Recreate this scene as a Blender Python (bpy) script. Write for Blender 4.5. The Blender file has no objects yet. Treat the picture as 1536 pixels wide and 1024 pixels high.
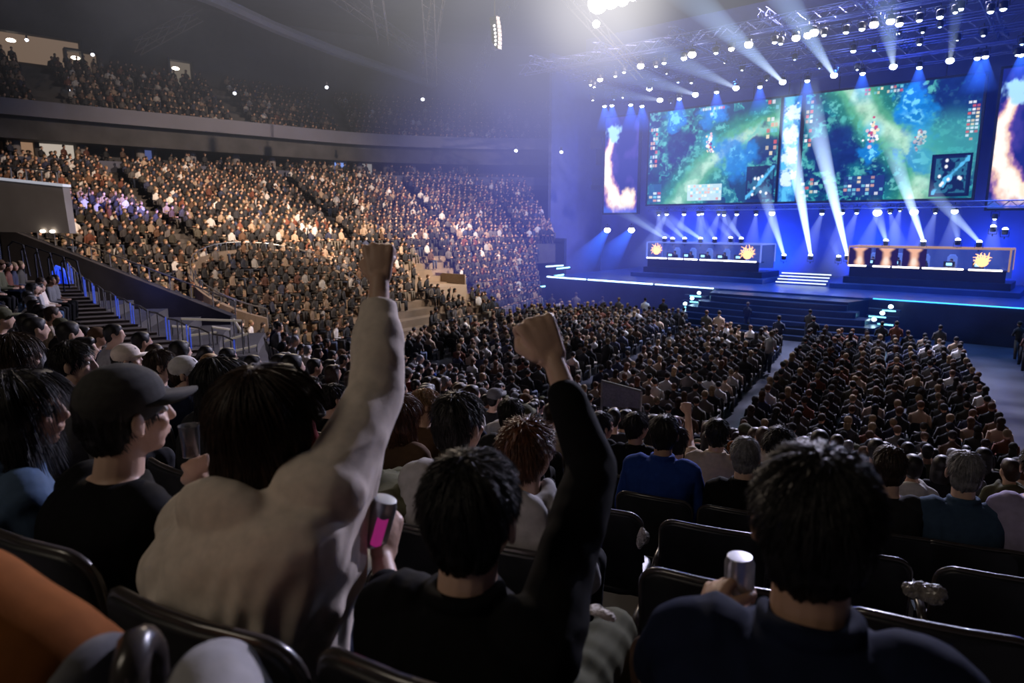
import bpy, math, random
import numpy as np
from mathutils import Vector, Matrix, noise

R = math.radians
rnd = random.Random(7)
nr = np.random.default_rng(5)
SC = bpy.context.scene
COL = SC.collection

# ------------------------------------------------------------------ camera
FPX = 1000.0
YAW = R(40.6)
PITCH = math.atan(177 / FPX)
CAMZ = 6.0
cd = bpy.data.cameras.new('camera')
cam = bpy.data.objects.new('camera', cd)
COL.objects.link(cam)
cd.sensor_width = 36
cd.lens = FPX * 36 / 1536
cd.clip_start = 0.02
cd.clip_end = 300
cam.location = (0, 0, CAMZ)
cam.rotation_euler = (math.pi / 2 - PITCH, 0, YAW)
cd.dof.use_dof = True
cd.dof.focus_distance = 4.5
cd.dof.aperture_fstop = 3.2
SC.camera = cam
SC.view_settings.view_transform = 'Standard'
SC.view_settings.look = 'None'
FW = Vector((-math.sin(YAW), math.cos(YAW), 0))
RT = Vector((math.cos(YAW), math.sin(YAW), 0))
CP, SP = math.cos(PITCH), math.sin(PITCH)


def ray(px, py):
    """direction of a picture point, scaled so that its level forward reach is 1 m"""
    a, b = (px - 768) / FPX, (512 - py) / FPX
    t = CP + b * SP
    z = -SP + b * CP
    return RT * (a / t) + FW + Vector((0, 0, z / t))


def at(px, py, t):
    return Vector((0, 0, CAMZ)) + ray(px, py) * t


def at_z(px, py, z):
    d = ray(px, py)
    return Vector((0, 0, CAMZ)) + d * ((z - CAMZ) / d.z)


def at_v(px, py, v):
    d = ray(px, py)
    return Vector((0, 0, CAMZ)) + d * (v / d.y)


def proj(p):
    d = Vector(p) - Vector((0, 0, CAMZ))
    r, t, z = d.dot(RT), d.dot(FW), d.z
    w = t * CP - z * SP
    if w < 0.01:
        return None
    return 768 + FPX * r / w, 512 - FPX * (t * SP + z * CP) / w


def heading(phi):
    """world rotation about z for something facing phi degrees to the right of the view"""
    return YAW - R(phi)


# ------------------------------------------------------------------ materials
MATS = {}


def new_mat(name):
    m = bpy.data.materials.new(name)
    m.use_nodes = True
    nt = m.node_tree
    nt.nodes.clear()
    out = nt.nodes.new('ShaderNodeOutputMaterial')
    return m, nt, out


def mat(name, c, rough=0.6, metal=0.0, var=0.12, scale=20.0, bump=0.0, bscale=60.0, sheen=0.0, coat=0.0, sss=0.0,
        stretch=None, emit=None, estr=0.0):
    if name in MATS:
        return MATS[name]
    m, nt, out = new_mat(name)
    n = nt.nodes
    b = n.new('ShaderNodeBsdfPrincipled')
    nt.links.new(b.outputs[0], out.inputs[0])
    tc = n.new('ShaderNodeTexCoord')
    mp = n.new('ShaderNodeMapping')
    nt.links.new(tc.outputs['Object'], mp.inputs[0])
    if stretch:
        mp.inputs['Scale'].default_value = stretch
    nz = n.new('ShaderNodeTexNoise')
    nz.inputs['Scale'].default_value = scale
    nz.inputs['Detail'].default_value = 4
    nt.links.new(mp.outputs[0], nz.inputs['Vector'])
    rp = n.new('ShaderNodeValToRGB')
    c = np.array(c, float)
    rp.color_ramp.elements[0].position = .3
    rp.color_ramp.elements[1].position = .7
    rp.color_ramp.elements[0].color = (*np.clip(c * (1 - var), 0, 1), 1)
    rp.color_ramp.elements[1].color = (*np.clip(c * (1 + var), 0, 1), 1)
    nt.links.new(nz.outputs[0], rp.inputs[0])
    nt.links.new(rp.outputs[0], b.inputs['Base Color'])
    b.inputs['Roughness'].default_value = rough
    b.inputs['Metallic'].default_value = metal
    if name.startswith('cloth_'):
        b.inputs['Specular IOR Level'].default_value = .12
    if sheen:
        b.inputs['Sheen Weight'].default_value = sheen
    if coat:
        b.inputs['Coat Weight'].default_value = coat
    if sss:
        b.inputs['Subsurface Weight'].default_value = sss
        b.inputs['Subsurface Radius'].default_value = (.01, .004, .002)
    if emit:
        b.inputs['Emission Color'].default_value = (*emit, 1)
        b.inputs['Emission Strength'].default_value = estr
    if bump:
        nb = n.new('ShaderNodeTexNoise')
        nb.inputs['Scale'].default_value = bscale
        nb.inputs['Detail'].default_value = 3
        nt.links.new(mp.outputs[0], nb.inputs['Vector'])
        bp = n.new('ShaderNodeBump')
        bp.inputs['Strength'].default_value = bump
        bp.inputs['Distance'].default_value = .01
        nt.links.new(nb.outputs[0], bp.inputs['Height'])
        nt.links.new(bp.outputs[0], b.inputs['Normal'])
    m.cycles.emission_sampling = 'NONE' if emit and estr < 3 else 'AUTO'
    MATS[name] = m
    return m


def emis(name, c, s, sample=False):
    if name in MATS:
        return MATS[name]
    m, nt, out = new_mat(name)
    e = nt.nodes.new('ShaderNodeEmission')
    e.inputs[0].default_value = (*c, 1)
    e.inputs[1].default_value = s
    nt.links.new(e.outputs[0], out.inputs[0])
    if not sample:
        m.cycles.emission_sampling = 'NONE'
    MATS[name] = m
    return m


def vcol_mat(name, rough=.8, emission=0.0):
    m, nt, out = new_mat(name)
    a = nt.nodes.new('ShaderNodeAttribute')
    a.attribute_name = 'Col'
    if emission:
        e = nt.nodes.new('ShaderNodeEmission')
        e.inputs[1].default_value = emission
        nt.links.new(a.outputs['Color'], e.inputs[0])
        nt.links.new(e.outputs[0], out.inputs[0])
        m.cycles.emission_sampling = 'NONE'
    else:
        b = nt.nodes.new('ShaderNodeBsdfPrincipled')
        b.inputs['Roughness'].default_value = rough
        nt.links.new(a.outputs['Color'], b.inputs['Base Color'])
        nt.links.new(b.outputs[0], out.inputs[0])
    MATS[name] = m
    return m


def beam_mat(name, c, s, power=1.6):
    m, nt, out = new_mat(name)
    n = nt.nodes
    a = n.new('ShaderNodeAttribute')
    a.attribute_name = 'Col'
    lw = n.new('ShaderNodeLayerWeight')
    lw.inputs['Blend'].default_value = .5
    inv = n.new('ShaderNodeMath'); inv.operation = 'SUBTRACT'; inv.inputs[0].default_value = 1
    nt.links.new(lw.outputs['Facing'], inv.inputs[1])
    pw = n.new('ShaderNodeMath'); pw.operation = 'POWER'; pw.inputs[1].default_value = power
    nt.links.new(inv.outputs[0], pw.inputs[0])
    mu = n.new('ShaderNodeMath'); mu.operation = 'MULTIPLY'
    nt.links.new(pw.outputs[0], mu.inputs[0])
    nt.links.new(a.outputs['Fac'], mu.inputs[1])
    m2 = n.new('ShaderNodeMath'); m2.operation = 'MULTIPLY'; m2.inputs[1].default_value = s
    nt.links.new(mu.outputs[0], m2.inputs[0])
    e = n.new('ShaderNodeEmission')
    e.inputs[0].default_value = (*c, 1)
    nt.links.new(m2.outputs[0], e.inputs[1])
    tr = n.new('ShaderNodeBsdfTransparent')
    ad = n.new('ShaderNodeAddShader')
    nt.links.new(e.outputs[0], ad.inputs[0])
    nt.links.new(tr.outputs[0], ad.inputs[1])
    nt.links.new(ad.outputs[0], out.inputs[0])
    m.cycles.emission_sampling = 'NONE'
    MATS[name] = m
    return m


# ------------------------------------------------------------------ geometry
class G:
    def __init__(s):
        s.v, s.f, s.n = [], [], 0

    def add(s, v, f):
        s.v.append(np.asarray(v, float).reshape(-1, 3))
        s.f += [tuple(i + s.n for i in q) for q in f]
        s.n += len(s.v[-1])
        return s

    def box(s, c, d, rot=None):
        h = np.array(d, float) / 2
        v = np.array([[x, y, z] for x in (-1, 1) for y in (-1, 1) for z in (-1, 1)], float) * h
        if rot is not None:
            v = v @ np.array(rot).T
        return s.add(v + np.array(c, float), [(0, 1, 3, 2), (4, 6, 7, 5), (0, 4, 5, 1), (2, 3, 7, 6), (0, 2, 6, 4), (1, 5, 7, 3)])

    def rings(s, rings, cap=True):
        k = len(rings[0])
        v = np.concatenate([np.asarray(r, float) for r in rings])
        f = []
        for i in range(len(rings) - 1):
            for j in range(k):
                a, b = i * k + j, i * k + (j + 1) % k
                f.append((a, b, b + k, a + k))
        if cap:
            f.append(tuple(range(k - 1, -1, -1)))
            f.append(tuple((len(rings) - 1) * k + j for j in range(k)))
        return s.add(v, f)

    def tube(s, pts, rad, k=8, cap=True):
        pts = [Vector(p) for p in pts]
        if not hasattr(rad, '__len__'):
            rad = [rad] * len(pts)
        out, prev = [], None
        for i, p in enumerate(pts):
            t = (pts[min(i + 1, len(pts) - 1)] - pts[max(i - 1, 0)]).normalized()
            if prev is None:
                prev = t.orthogonal().normalized()
            x = (prev - t * prev.dot(t))
            x = x.normalized() if x.length > 1e-6 else t.orthogonal().normalized()
            prev = x
            y = t.cross(x)
            out.append([p + (x * math.cos(a) + y * math.sin(a)) * rad[i] for a in (2 * math.pi * j / k for j in range(k))])
        return s.rings(out, cap)

    def cap(s, p0, p1, r0, r1=None, k=12):
        r1 = r0 if r1 is None else r1
        p0, p1 = Vector(p0), Vector(p1)
        d = (p1 - p0)
        if d.length < 1e-6:
            d = Vector((0, 0, 1e-4))
        t = d.normalized()
        pts, rad = [], []
        for a in (88, 60, 30):
            pts.append(p0 - t * r0 * math.sin(R(a))); rad.append(r0 * math.cos(R(a)))
        pts += [p0, p0 + d * .5, p1]; rad += [r0, (r0 + r1) / 2, r1]
        for a in (30, 60, 88):
            pts.append(p1 + t * r1 * math.sin(R(a))); rad.append(r1 * math.cos(R(a)))
        x = t.orthogonal().normalized(); y = t.cross(x)
        return s.rings([[p + (x * math.cos(a) + y * math.sin(a)) * r for a in (2 * math.pi * j / k for j in range(k))] for p, r in zip(pts, rad)])

    def ell(s, c, r, rot=None, k=16, m=9):
        rs = []
        for i in range(m):
            th = math.pi * (i + .02 + .96 * i / (m - 1) - i) / 1 if False else math.pi * (0.02 + .96 * i / (m - 1))
            rs.append([[math.sin(th) * math.cos(a) * r[0], math.sin(th) * math.sin(a) * r[1], -math.cos(th) * r[2]] for a in (2 * math.pi * j / k for j in range(k))])
        rs = [np.array(q) for q in rs]
        if rot is not None:
            M = np.array(rot)
            rs = [q @ M.T for q in rs]
        return s.rings([q + np.array(c, float) for q in rs])

    def lathe(s, prof, c=(0, 0, 0), k=24, axis=None):
        M = np.eye(3)
        if axis is not None:
            M = np.array(Vector((0, 0, 1)).rotation_difference(Vector(axis)).to_matrix())
        rs = [np.array([[r * math.cos(a), r * math.sin(a), z] for a in (2 * math.pi * j / k for j in range(k))]) @ M.T + np.array(c, float) for r, z in prof]
        return s.rings(rs)

    def mesh(s, name, smooth=False):
        me = bpy.data.meshes.new(name)
        v = np.concatenate(s.v) if s.v else np.zeros((0, 3))
        me.from_pydata(v.tolist(), [], s.f)
        me.update()
        if smooth:
            me.polygons.foreach_set('use_smooth', [True] * len(me.polygons))
        return me


def obj(name, me, m=None, parent=None, loc=None, kind=None, smooth=False):
    if isinstance(me, G):
        me = me.mesh(name, smooth)
    o = bpy.data.objects.new(name, me)
    COL.objects.link(o)
    if m is not None:
        if len(me.materials) == 0:
            me.materials.append(m)
        else:
            o.material_slots[0].link = 'OBJECT'
            o.material_slots[0].material = m
    if parent is not None:
        o.parent = parent
    if loc is not None:
        o.location = loc
    if kind:
        o['kind'] = kind
    return o


def tag(o, label, cat, group=None, kind=None):
    o['label'] = label
    o['category'] = cat
    if group:
        o['group'] = group
    if kind:
        o['kind'] = kind
    return o


def thing(name, label, cat, loc=(0, 0, 0), rz=0, group=None):
    o = bpy.data.objects.new(name, None)
    o.empty_display_size = .1
    COL.objects.link(o)
    o.location = loc
    o.rotation_euler = (0, 0, rz)
    return tag(o, label, cat, group)


def copy_tree(o, parent=None):
    c = o.copy()
    COL.objects.link(c)
    c.parent = parent
    for ch in o.children:
        copy_tree(ch, c)
    return c


def remesh(g, voxel, smooth=2, name='m'):
    me = g.mesh('tmp')
    o = bpy.data.objects.new('tmp', me)
    COL.objects.link(o)
    md = o.modifiers.new('r', 'REMESH')
    md.mode = 'VOXEL'
    md.voxel_size = voxel
    if smooth:
        sm = o.modifiers.new('s', 'SMOOTH')
        sm.factor = .5
        sm.iterations = smooth
    dg = bpy.context.evaluated_depsgraph_get()
    out = bpy.data.meshes.new_from_object(o.evaluated_get(dg))
    bpy.data.objects.remove(o)
    bpy.data.meshes.remove(me)
    out.name = name
    out.polygons.foreach_set('use_smooth', [True] * len(out.polygons))
    return out


def get_v(me):
    a = np.empty(len(me.vertices) * 3)
    me.vertices.foreach_get('co', a)
    return a.reshape(-1, 3)


def get_n(me):
    a = np.empty(len(me.vertices) * 3)
    me.vertices.foreach_get('normal', a)
    return a.reshape(-1, 3)


def set_v(me, v):
    me.vertices.foreach_set('co', v.ravel())
    me.update()


_lat = nr.random((64, 64, 64))


def vnoise(p):
    """smooth value noise on an (n,3) array"""
    p = np.asarray(p)
    i = np.floor(p).astype(int)
    f = p - i
    f = f * f * (3 - 2 * f)
    r = 0
    for dx in (0, 1):
        for dy in (0, 1):
            for dz in (0, 1):
                w = (f[:, 0] if dx else 1 - f[:, 0]) * (f[:, 1] if dy else 1 - f[:, 1]) * (f[:, 2] if dz else 1 - f[:, 2])
                r = r + w * _lat[(i[:, 0] + dx) % 64, (i[:, 1] + dy) % 64, (i[:, 2] + dz) % 64]
    return r


def set_col(me, cols):
    at_ = me.color_attributes.new('Col', 'FLOAT_COLOR', 'POINT')
    c = np.ones((len(me.vertices), 4), np.float32)
    cols = np.asarray(cols)
    if cols.ndim == 1:
        cols = np.repeat(cols[:, None], 3, 1)
    c[:, :3] = cols
    at_.data.foreach_set('color', c.ravel())


# ------------------------------------------------------------------ palettes
def srgb(r, g, b):
    return tuple(((x / 255) / 12.92 if x / 255 <= .04045 else ((x / 255 + .055) / 1.055) ** 2.4) for x in (r, g, b))


SKIN = [mat('skin_%d' % i, c, .5, var=.08, scale=8, sss=.0, bump=.08, bscale=150) for i, c in enumerate(
    [(.70, .46, .34), (.52, .31, .21), (.62, .40, .28), (.34, .18, .11)])]
HAIR = [mat('hair_black', (.012, .010, .010), .5, var=.5, scale=60, bump=.15, bscale=90),
        mat('hair_dark_brown', (.035, .018, .010), .5, var=.5, scale=60, bump=.15, bscale=90),
        mat('hair_auburn', (.11, .04, .015), .4, var=.5, scale=60, bump=.15, bscale=90),
        mat('hair_blond', (.32, .19, .09), .45, var=.4, scale=60, bump=.15, bscale=90),
        mat('hair_grey', (.24, .235, .25), .5, var=.3, scale=60, bump=.15, bscale=90)]
HAIRN = ['black', 'dark brown', 'auburn', 'blond', 'grey']


def cloth(name, c, **k):
    return mat('cloth_' + name, c, .85, var=.10, scale=30, bump=.12, bscale=350, sheen=.0, **k)


CL = {n: cloth(n.replace(' ', '_'), c) for n, c in {
    'black': (.007, .007, .008), 'charcoal': (.026, .026, .030), 'grey': (.18, .18, .19), 'light grey': (.45, .44, .44),
    'cream': (.62, .52, .40), 'navy': (.010, .015, .038), 'royal blue': (.02, .06, .30), 'brown': (.12, .07, .04),
    'white': (.72, .70, .68), 'olive': (.10, .10, .06), 'rust orange': (.24, .08, .02), 'maroon': (.15, .02, .02),
    'beige': (.86, .75, .65), 'lilac': (.45, .40, .60), 'denim': (.08, .13, .22), 'dull blue': (.05, .09, .16)}.items()}
SEATM = mat('seat_plastic', (.013, .014, .016), .42, var=.3, scale=12, bump=.1, bscale=300)
SEATR = mat('seat_rim', (.06, .05, .045), .28, var=.2, scale=12, coat=.6)
STEEL = mat('steel_rail', (.35, .34, .33), .35, .8, var=.1)
DARKM = mat('dark_metal', (.03, .03, .035), .5, .5, var=.2)
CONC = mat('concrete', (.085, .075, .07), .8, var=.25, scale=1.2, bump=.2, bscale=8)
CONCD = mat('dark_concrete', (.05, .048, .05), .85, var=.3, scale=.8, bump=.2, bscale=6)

# ------------------------------------------------------------------ people
V = Vector


def rot_m(yaw=0, pitch=0, roll=0):
    """head rotation: yaw + turns left, pitch + nods down, roll + tips to the right"""
    return np.array((Matrix.Rotation(yaw, 3, 'Z') @ Matrix.Rotation(-pitch, 3, 'X') @ Matrix.Rotation(roll, 3, 'Y')))


def hand_shapes(g, w, d, b, side, typ='relax', sc=1.0):
    """w wrist, d direction of hand, b direction out of the back of the hand, side +1 thumb toward -cross"""
    d = V(d).normalized()
    b = V(b)
    b = (b - d * b.dot(d)).normalized()
    s = d.cross(b) * side      # points to the little finger
    L = .088 * sc
    w = V(w)
    for o in (-.030, -.010, .010, .030):
        g.cap(w + d * .008 + s * o * .55 * sc, w + d * L * .93 + s * o * sc, .015 * sc, .0135 * sc, k=10)
    M_ = np.array(Matrix((s, b, d)).transposed())
    g.ell(tuple(w + d * L * .56), (.038 * sc, .017 * sc, .050 * sc), M_, k=14)
    for i, o in enumerate((-.033, -.011, .011, .032)):
        ln = (.94, 1.05, 1.0, .82)[i]
        k0 = w + d * (L * (1.0, 1.04, 1.0, .93)[i]) + s * o * sc
        r = (.0108, .011, .0105, .0095)[i] * sc
        if typ == 'fist':
            k1 = k0 - b * .040 * ln * sc + d * .004
            k2 = k1 - d * .028 * ln * sc + b * .002
            k3 = k2 + b * .022 * sc - d * .004
        elif typ == 'hold':
            k1 = k0 + d * .026 * ln * sc - b * .030 * sc
            k2 = k1 - b * .030 * ln * sc + d * .002
            k3 = k2 - d * .02 * sc - b * .008 * sc
        elif typ == 'open':
            k1 = k0 + d * .042 * ln * sc - b * .006 + s * o * .15
            k2 = k1 + d * .028 * ln * sc - b * .006 + s * o * .1
            k3 = k2 + d * .020 * sc - b * .006
        else:
            k1 = k0 + d * .036 * ln * sc - b * .016
            k2 = k1 + d * .016 * ln * sc - b * .020
            k3 = k2 - b * .018 * sc
        g.cap(k0, k1, r, r * .97, k=10).cap(k1, k2, r * .97, r * .92, k=10).cap(k2, k3, r * .92, r * .82, k=10)
    t0 = w + d * .022 * sc - s * .026 * sc - b * .006
    if typ == 'fist':
        t1 = w + d * .052 * sc - s * .046 * sc - b * .022 * sc
        t2 = w + d * .070 * sc - s * .036 * sc - b * .046 * sc
        t3 = w + d * .066 * sc - s * .010 * sc - b * .056 * sc
    elif typ == 'hold':
        t1 = w + d * .050 * sc - s * .045 * sc - b * .020 * sc
        t2 = w + d * .078 * sc - s * .050 * sc - b * .040 * sc
        t3 = w + d * .100 * sc - s * .044 * sc - b * .056 * sc
    else:
        t1 = w + d * .048 * sc - s * .050 * sc - b * .010 * sc
        t2 = w + d * .078 * sc - s * .062 * sc - b * .016 * sc
        t3 = w + d * .100 * sc - s * .062 * sc - b * .022 * sc
    g.cap(t0, t1, .0165 * sc, .0135 * sc, k=10).cap(t1, t2, .0135 * sc, .0118 * sc, k=10).cap(t2, t3, .0118 * sc, .0098 * sc, k=10)


def torso_rings(hip, neck, hz, tilt=0.0, grow=0.0, wide=1.0, k=20):
    """elliptic sections from seat to neck. tilt lowers/raises the shoulder line"""
    out = []
    hip, neck = V(hip), V(neck)
    #      frac, rx, ry
    for fr, rx, ry, yo in ((-.10, .15, .12, 0), (0, .178, .135, 0), (.16, .172, .13, -.005), (.34, .155, .115, -.01), (.52, .165, .12, -.02),
                           (.70, .182, .125, -.03), (.84, .192, .112, -.03), (.92, .170, .090, -.025), (.97, .115, .07, -.015), (1.02, .065, .06, 0)):
        c = hip.lerp(neck, fr) + V((0, yo, 0))
        w = max(0, min(1, (fr - .3) / .6)) * tilt
        ring = []
        for j in range(k):
            a = 2 * math.pi * j / k
            x, y = math.cos(a), math.sin(a)
            x = math.copysign(abs(x) ** .85, x)
            y = math.copysign(abs(y) ** .85, y)
            ring.append(c + V((x * (rx * wide + grow) * math.cos(w), y * (ry + grow), x * (rx * wide + grow) * math.sin(w))))
        out.append(ring)
    return out


def person_meshes(P):
    """returns dict part -> mesh, local frame: feet level z=0, hips over the origin, facing +y"""
    hz = P.get('hz', 1.2)
    lean = P.get('lean', .06)
    sidel = P.get('side', 0.0)
    vox = P.get('vox', .012)
    stand = P.get('stand', False)
    hipz = .95 if stand else .53
    wide = P.get('wide', 1.0)
    HC = V((sidel, lean, hz))
    NB = V((sidel * .8, lean - .045, hz - .155))
    hip = V((0, 0, hipz - .05))
    tilt = P.get('tilt', 0.0)
    M = rot_m(R(P.get('yaw', 0)), R(P.get('pitch', 0)), R(P.get('roll', 0)))

    def H(x, y, z):
        return HC + V(M @ np.array((x, y, z)))
    # ---- shoulders and arms
    sw = .168 * wide
    sh = {}
    for sd, k in ((-1, 'L'), (1, 'R')):
        sh[k] = NB + V((sd * sw * math.cos(tilt), -.015, -.065 + sd * sw * math.sin(tilt))) + V(P.get('sh' + k, (0, 0, 0)))
    arms = {}
    for sd, k in ((-1, 'L'), (1, 'R')):
        a = P.get('arm' + k)
        if a:
            e, w, tip = [V(q) for q in a]
        elif stand:
            e = sh[k] + V((sd * .05, -.02, -.28)); w = e + V((0, .08, -.24)); tip = w + V((0, .03, -.1))
        else:
            e = V((sd * .235 * wide, lean * .5 + .02, hipz + .14)); w = V((sd * .10, .27, hipz + .12)); tip = w + V((-sd * .06, .06, -.01))
        arms[k] = (sh[k], e, w, tip)
    lod = P.get('lod', 0)
    kk = 14 if lod == 0 else 8
    # ---- body
    g = G()
    g.rings(torso_rings(hip, NB, hz, tilt, -.012, wide, k=kk))
    g.cap(NB - V((0, 0, .03)), H(0, -.018, -.055), .062, .056, k=kk)
    g.ell(H(0, -.012, .028), (.076, .096, .094), M, k=kk + 2)
    g.ell(H(0, .030, -.035), (.060, .066, .078), M, k=kk + 2)
    g.ell(H(0, .058, -.088), (.030, .026, .022), M, k=10)
    g.ell(H(0, .075, .030), (.052, .020, .018), M, k=10)
    g.cap(H(0, .090, .016), H(0, .106, -.022), .009, .014, k=8)
    if lod == 0:
        g.ell(H(0, .090, -.052), (.024, .012, .007), M, k=10)
        g.ell(H(0, .088, -.064), (.021, .011, .007), M, k=10)
        for sd in (-1, 1):
            g.ell(H(sd * .040, .066, -.025), (.022, .02, .018), M, k=8)
    for sd in (-1, 1):
        g.ell(H(sd * .086, -.006, -.010), (.009, .020, .033), M @ rot_m(sd * .35), k=10)
        if lod == 0:
            g.ell(H(sd * .084, -.002, -.034), (.008, .011, .012), M, k=8)
            g.ell(H(sd * .076, -.004, -.010), (.012, .012, .022), M, k=8)
    for k, sd in (('L', -1), ('R', 1)):
        s, e, w, tip = arms[k]
        g.cap(s, e, .046, .038, k=kk).cap(e, w, .038, .026, k=kk)
        ht = P.get('hand' + k, 'relax')
        b = P.get('back' + k) or V((0, -.3, 1))
        sc = P.get('hsc', 1.0)
        if lod == 0:
            hand_shapes(g, w, tip - w, b, 1 if k == 'R' else -1, ht, sc)
        else:
            dd = (tip - w).normalized()
            g.cap(w, w + dd * .09, .03, .034, k=8)
            g.cap(w + dd * .03, w + dd * .08 + V((0, .03, .01)), .014, .011, k=6)
    if stand:
        for sd in (-1, 1):
            g.cap((sd * .09, 0, hipz - .05), (sd * .10, .01, .5), .08, .055, k=kk).cap((sd * .10, .01, .5), (sd * .10, -.01, .08), .05, .036, k=kk)
    else:
        legs = P.get('legs')
        for i, sd in enumerate((-1, 1)):
            kn, an = legs[i] if legs else (V((sd * .13, .42, hipz + .01)), V((sd * .13, .40, .10)))
            g.cap((sd * .085, .02, hipz - .03), kn, .078, .052, k=kk).cap(kn, an, .05, .034, k=kk)
    out = {'body': remesh(g, vox, 2, 'body')}
    # ---- top
    g = G()
    gr = P.get('grow', .008)
    g.rings(torso_rings(hip, NB + V((0, 0, -.012)), hz, tilt, gr, wide, k=kk + 6))
    slv = P.get('sleeve', 'long')
    slk = P.get('slack', 1.0)
    for k, sd in (('L', -1), ('R', 1)):
        s, e, w, tip = arms[k]
        g.cap(s + (s - NB) * -.25, s, .068 * slk, .066 * slk, k=kk)
        if slv == 'short':
            g.cap(s, s.lerp(e, .62), .064 * slk, .058 * slk, k=kk)
        else:
            g.cap(s, e, .063 * slk, .052 * slk, k=kk)
            cu = P.get('cuff' + k, .93)
            if P.get('cuffband'):
                g.cap(e, e.lerp(w, cu - .22), .052 * slk, .050 * slk, k=kk)
                g.tube([e.lerp(w, cu - .24), e.lerp(w, cu + .06), e.lerp(w, cu + .08)], [.040 * slk, .036 * slk, .030 * slk], kk)
            else:
                g.cap(e, e.lerp(w, cu), .052 * slk, .041 * slk, k=kk)
    for a_, ra, b_, rb in P.get('web', []):
        pa = arms['R'][0].lerp(arms['R'][1], a_)
        pb = hip.lerp(NB, b_[1]) + V((b_[0], -.03, 0))
        g.cap(pa, pb, ra, rb, k=16)
    if P.get('hood'):
        g.ell(NB + V((0, -.085, -.035)), (.135, .062, .10), rot_m(0, -.2), k=18)
        if lod == 0:
            g.ell(NB + V((.01, -.10, -.10)), (.125, .052, .12), rot_m(0, -.1), k=18)
        for j in range(12):
            a = math.pi * (j / 11) * 1.5 - math.pi * .25 + math.pi
            a2 = math.pi * ((j + 1) / 11) * 1.5 - math.pi * .25 + math.pi
            if j < 11:
                q = lambda t: NB + V((math.cos(t) * .095, math.sin(t) * .085 + .0, .018 - math.sin(t) * -.02))
                g.cap(q(a), q(a2), .027, .027, k=8)
    if P.get('collar'):
        for j in range(10):
            a, a2 = math.pi * .9 + j * .145 * math.pi, math.pi * .9 + (j + 1) * .145 * math.pi
            q = lambda t: NB + V((math.cos(t) * .068, math.sin(t) * .062 - .004, .018))
            g.cap(q(a), q(a2), .015, .015, k=8)
    top = remesh(g, P.get('cvox', vox), 14 if P.get('cvox', vox) < .0075 else 3, 'top')
    if lod == 0:
        v, n = get_v(top), get_n(top)
        amp = P.get('fold', .010)
        warp = vnoise(v * 5 + 3) * 2.2
        d = (np.abs(vnoise(np.c_[v[:, 0] * 9 + warp, v[:, 1] * 7, v[:, 2] * 4 + v[:, 0] * 5 + warp]) - .5) * -2 + .5) * amp
        d += (vnoise(v * 22 + 9) - .5) * amp * .45
        for fc, fa in P.get('foldc', []):
            rel = v - np.array(fc)
            ang = np.arctan2(rel[:, 0], rel[:, 2] + rel[:, 1] * .4)
            dist = np.linalg.norm(rel, axis=1)
            d += np.sin(ang * 9 + warp * 3.5) * fa * np.exp(-((dist - .24) / .15) ** 2)
        # creases that ring a bent or lifted sleeve
        for k in ('L', 'R'):
            if P.get('arm' + k):
                s, e, w, tip = arms[k]
                ax = np.array((w - s).normalized())
                tt = (v - np.array(s)) @ ax
                rad = np.linalg.norm(v - np.array(s) - tt[:, None] * ax, axis=1)
                mask = (tt > .03) & (tt < (w - s).length) & (rad < .14)
                d += np.where(mask, np.sin(tt * 70 + warp * 5 + rad * 30) * .0022 * P.get('crease', 1) * np.clip(vnoise(v * 7) * 2.2 - .7, 0, 1), 0)
        dr = P.get('drape', 0)
        if dr:
            zs_ = NB.z - .05
            low = np.clip((zs_ - v[:, 2]) / .15, 0, 1)
            rt_ = np.clip((v[:, 0] - .04) / .10, 0, 1) * low
            d += np.sin((v[:, 0] + .22 * (zs_ - v[:, 2])) * 120 + warp * 1.6) * dr * rt_
            bk = np.clip(-v[:, 1] / .08, 0, 1) * low * (1 - rt_)
            d += np.sin((v[:, 0] * .9 - v[:, 2]) * 42 + warp * 2.2) * dr * .9 * bk
        set_v(top, v + n * d[:, None])
    out['top'] = top
    # ---- trousers and shoes
    g = G()
    if stand:
        g.ell((0, -.01, hipz - .04), (.175, .125, .11))
        for sd in (-1, 1):
            g.cap((sd * .09, 0, hipz - .08), (sd * .10, .01, .5), .095, .072, k=kk).cap((sd * .10, .01, .5), (sd * .10, -.01, .1), .068, .058, k=kk)
    else:
        g.ell((0, .0, hipz - .03), (.185, .15, .11))
        legs = P.get('legs')
        for i, sd in enumerate((-1, 1)):
            kn, an = legs[i] if legs else (V((sd * .13, .42, hipz + .01)), V((sd * .13, .40, .12)))
            g.cap((sd * .09, .02, hipz - .02), kn, .094, .070, k=kk).cap(kn, an, .068, .052, k=kk)
    tr = remesh(g, P.get('cvox', vox), 3, 'trousers')
    if lod == 0:
        v, n = get_v(tr), get_n(tr)
        set_v(tr, v + n * ((vnoise(v * 14) - .5) * .012 + np.sin(v[:, 1] * 60 + vnoise(v * 6) * 9) * .002)[:, None])
    out['trousers'] = tr
    for i, sd in enumerate((-1, 1)):
        g = G()
        if stand:
            a = V((sd * .10, -.01, .06))
        else:
            a = (P['legs'][i][1] if P.get('legs') else V((sd * .13, .40, .10))) + V((0, 0, -.045))
        g.cap(a + V((0, -.03, 0)), a + V((0, .15, -.012)), .042, .034, k=8)
        out['shoe%d' % sd] = remesh(g, .016, 1, 'shoe')
    # ---- hair
    st = P.get('hair', 'short')
    g = G()
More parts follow.
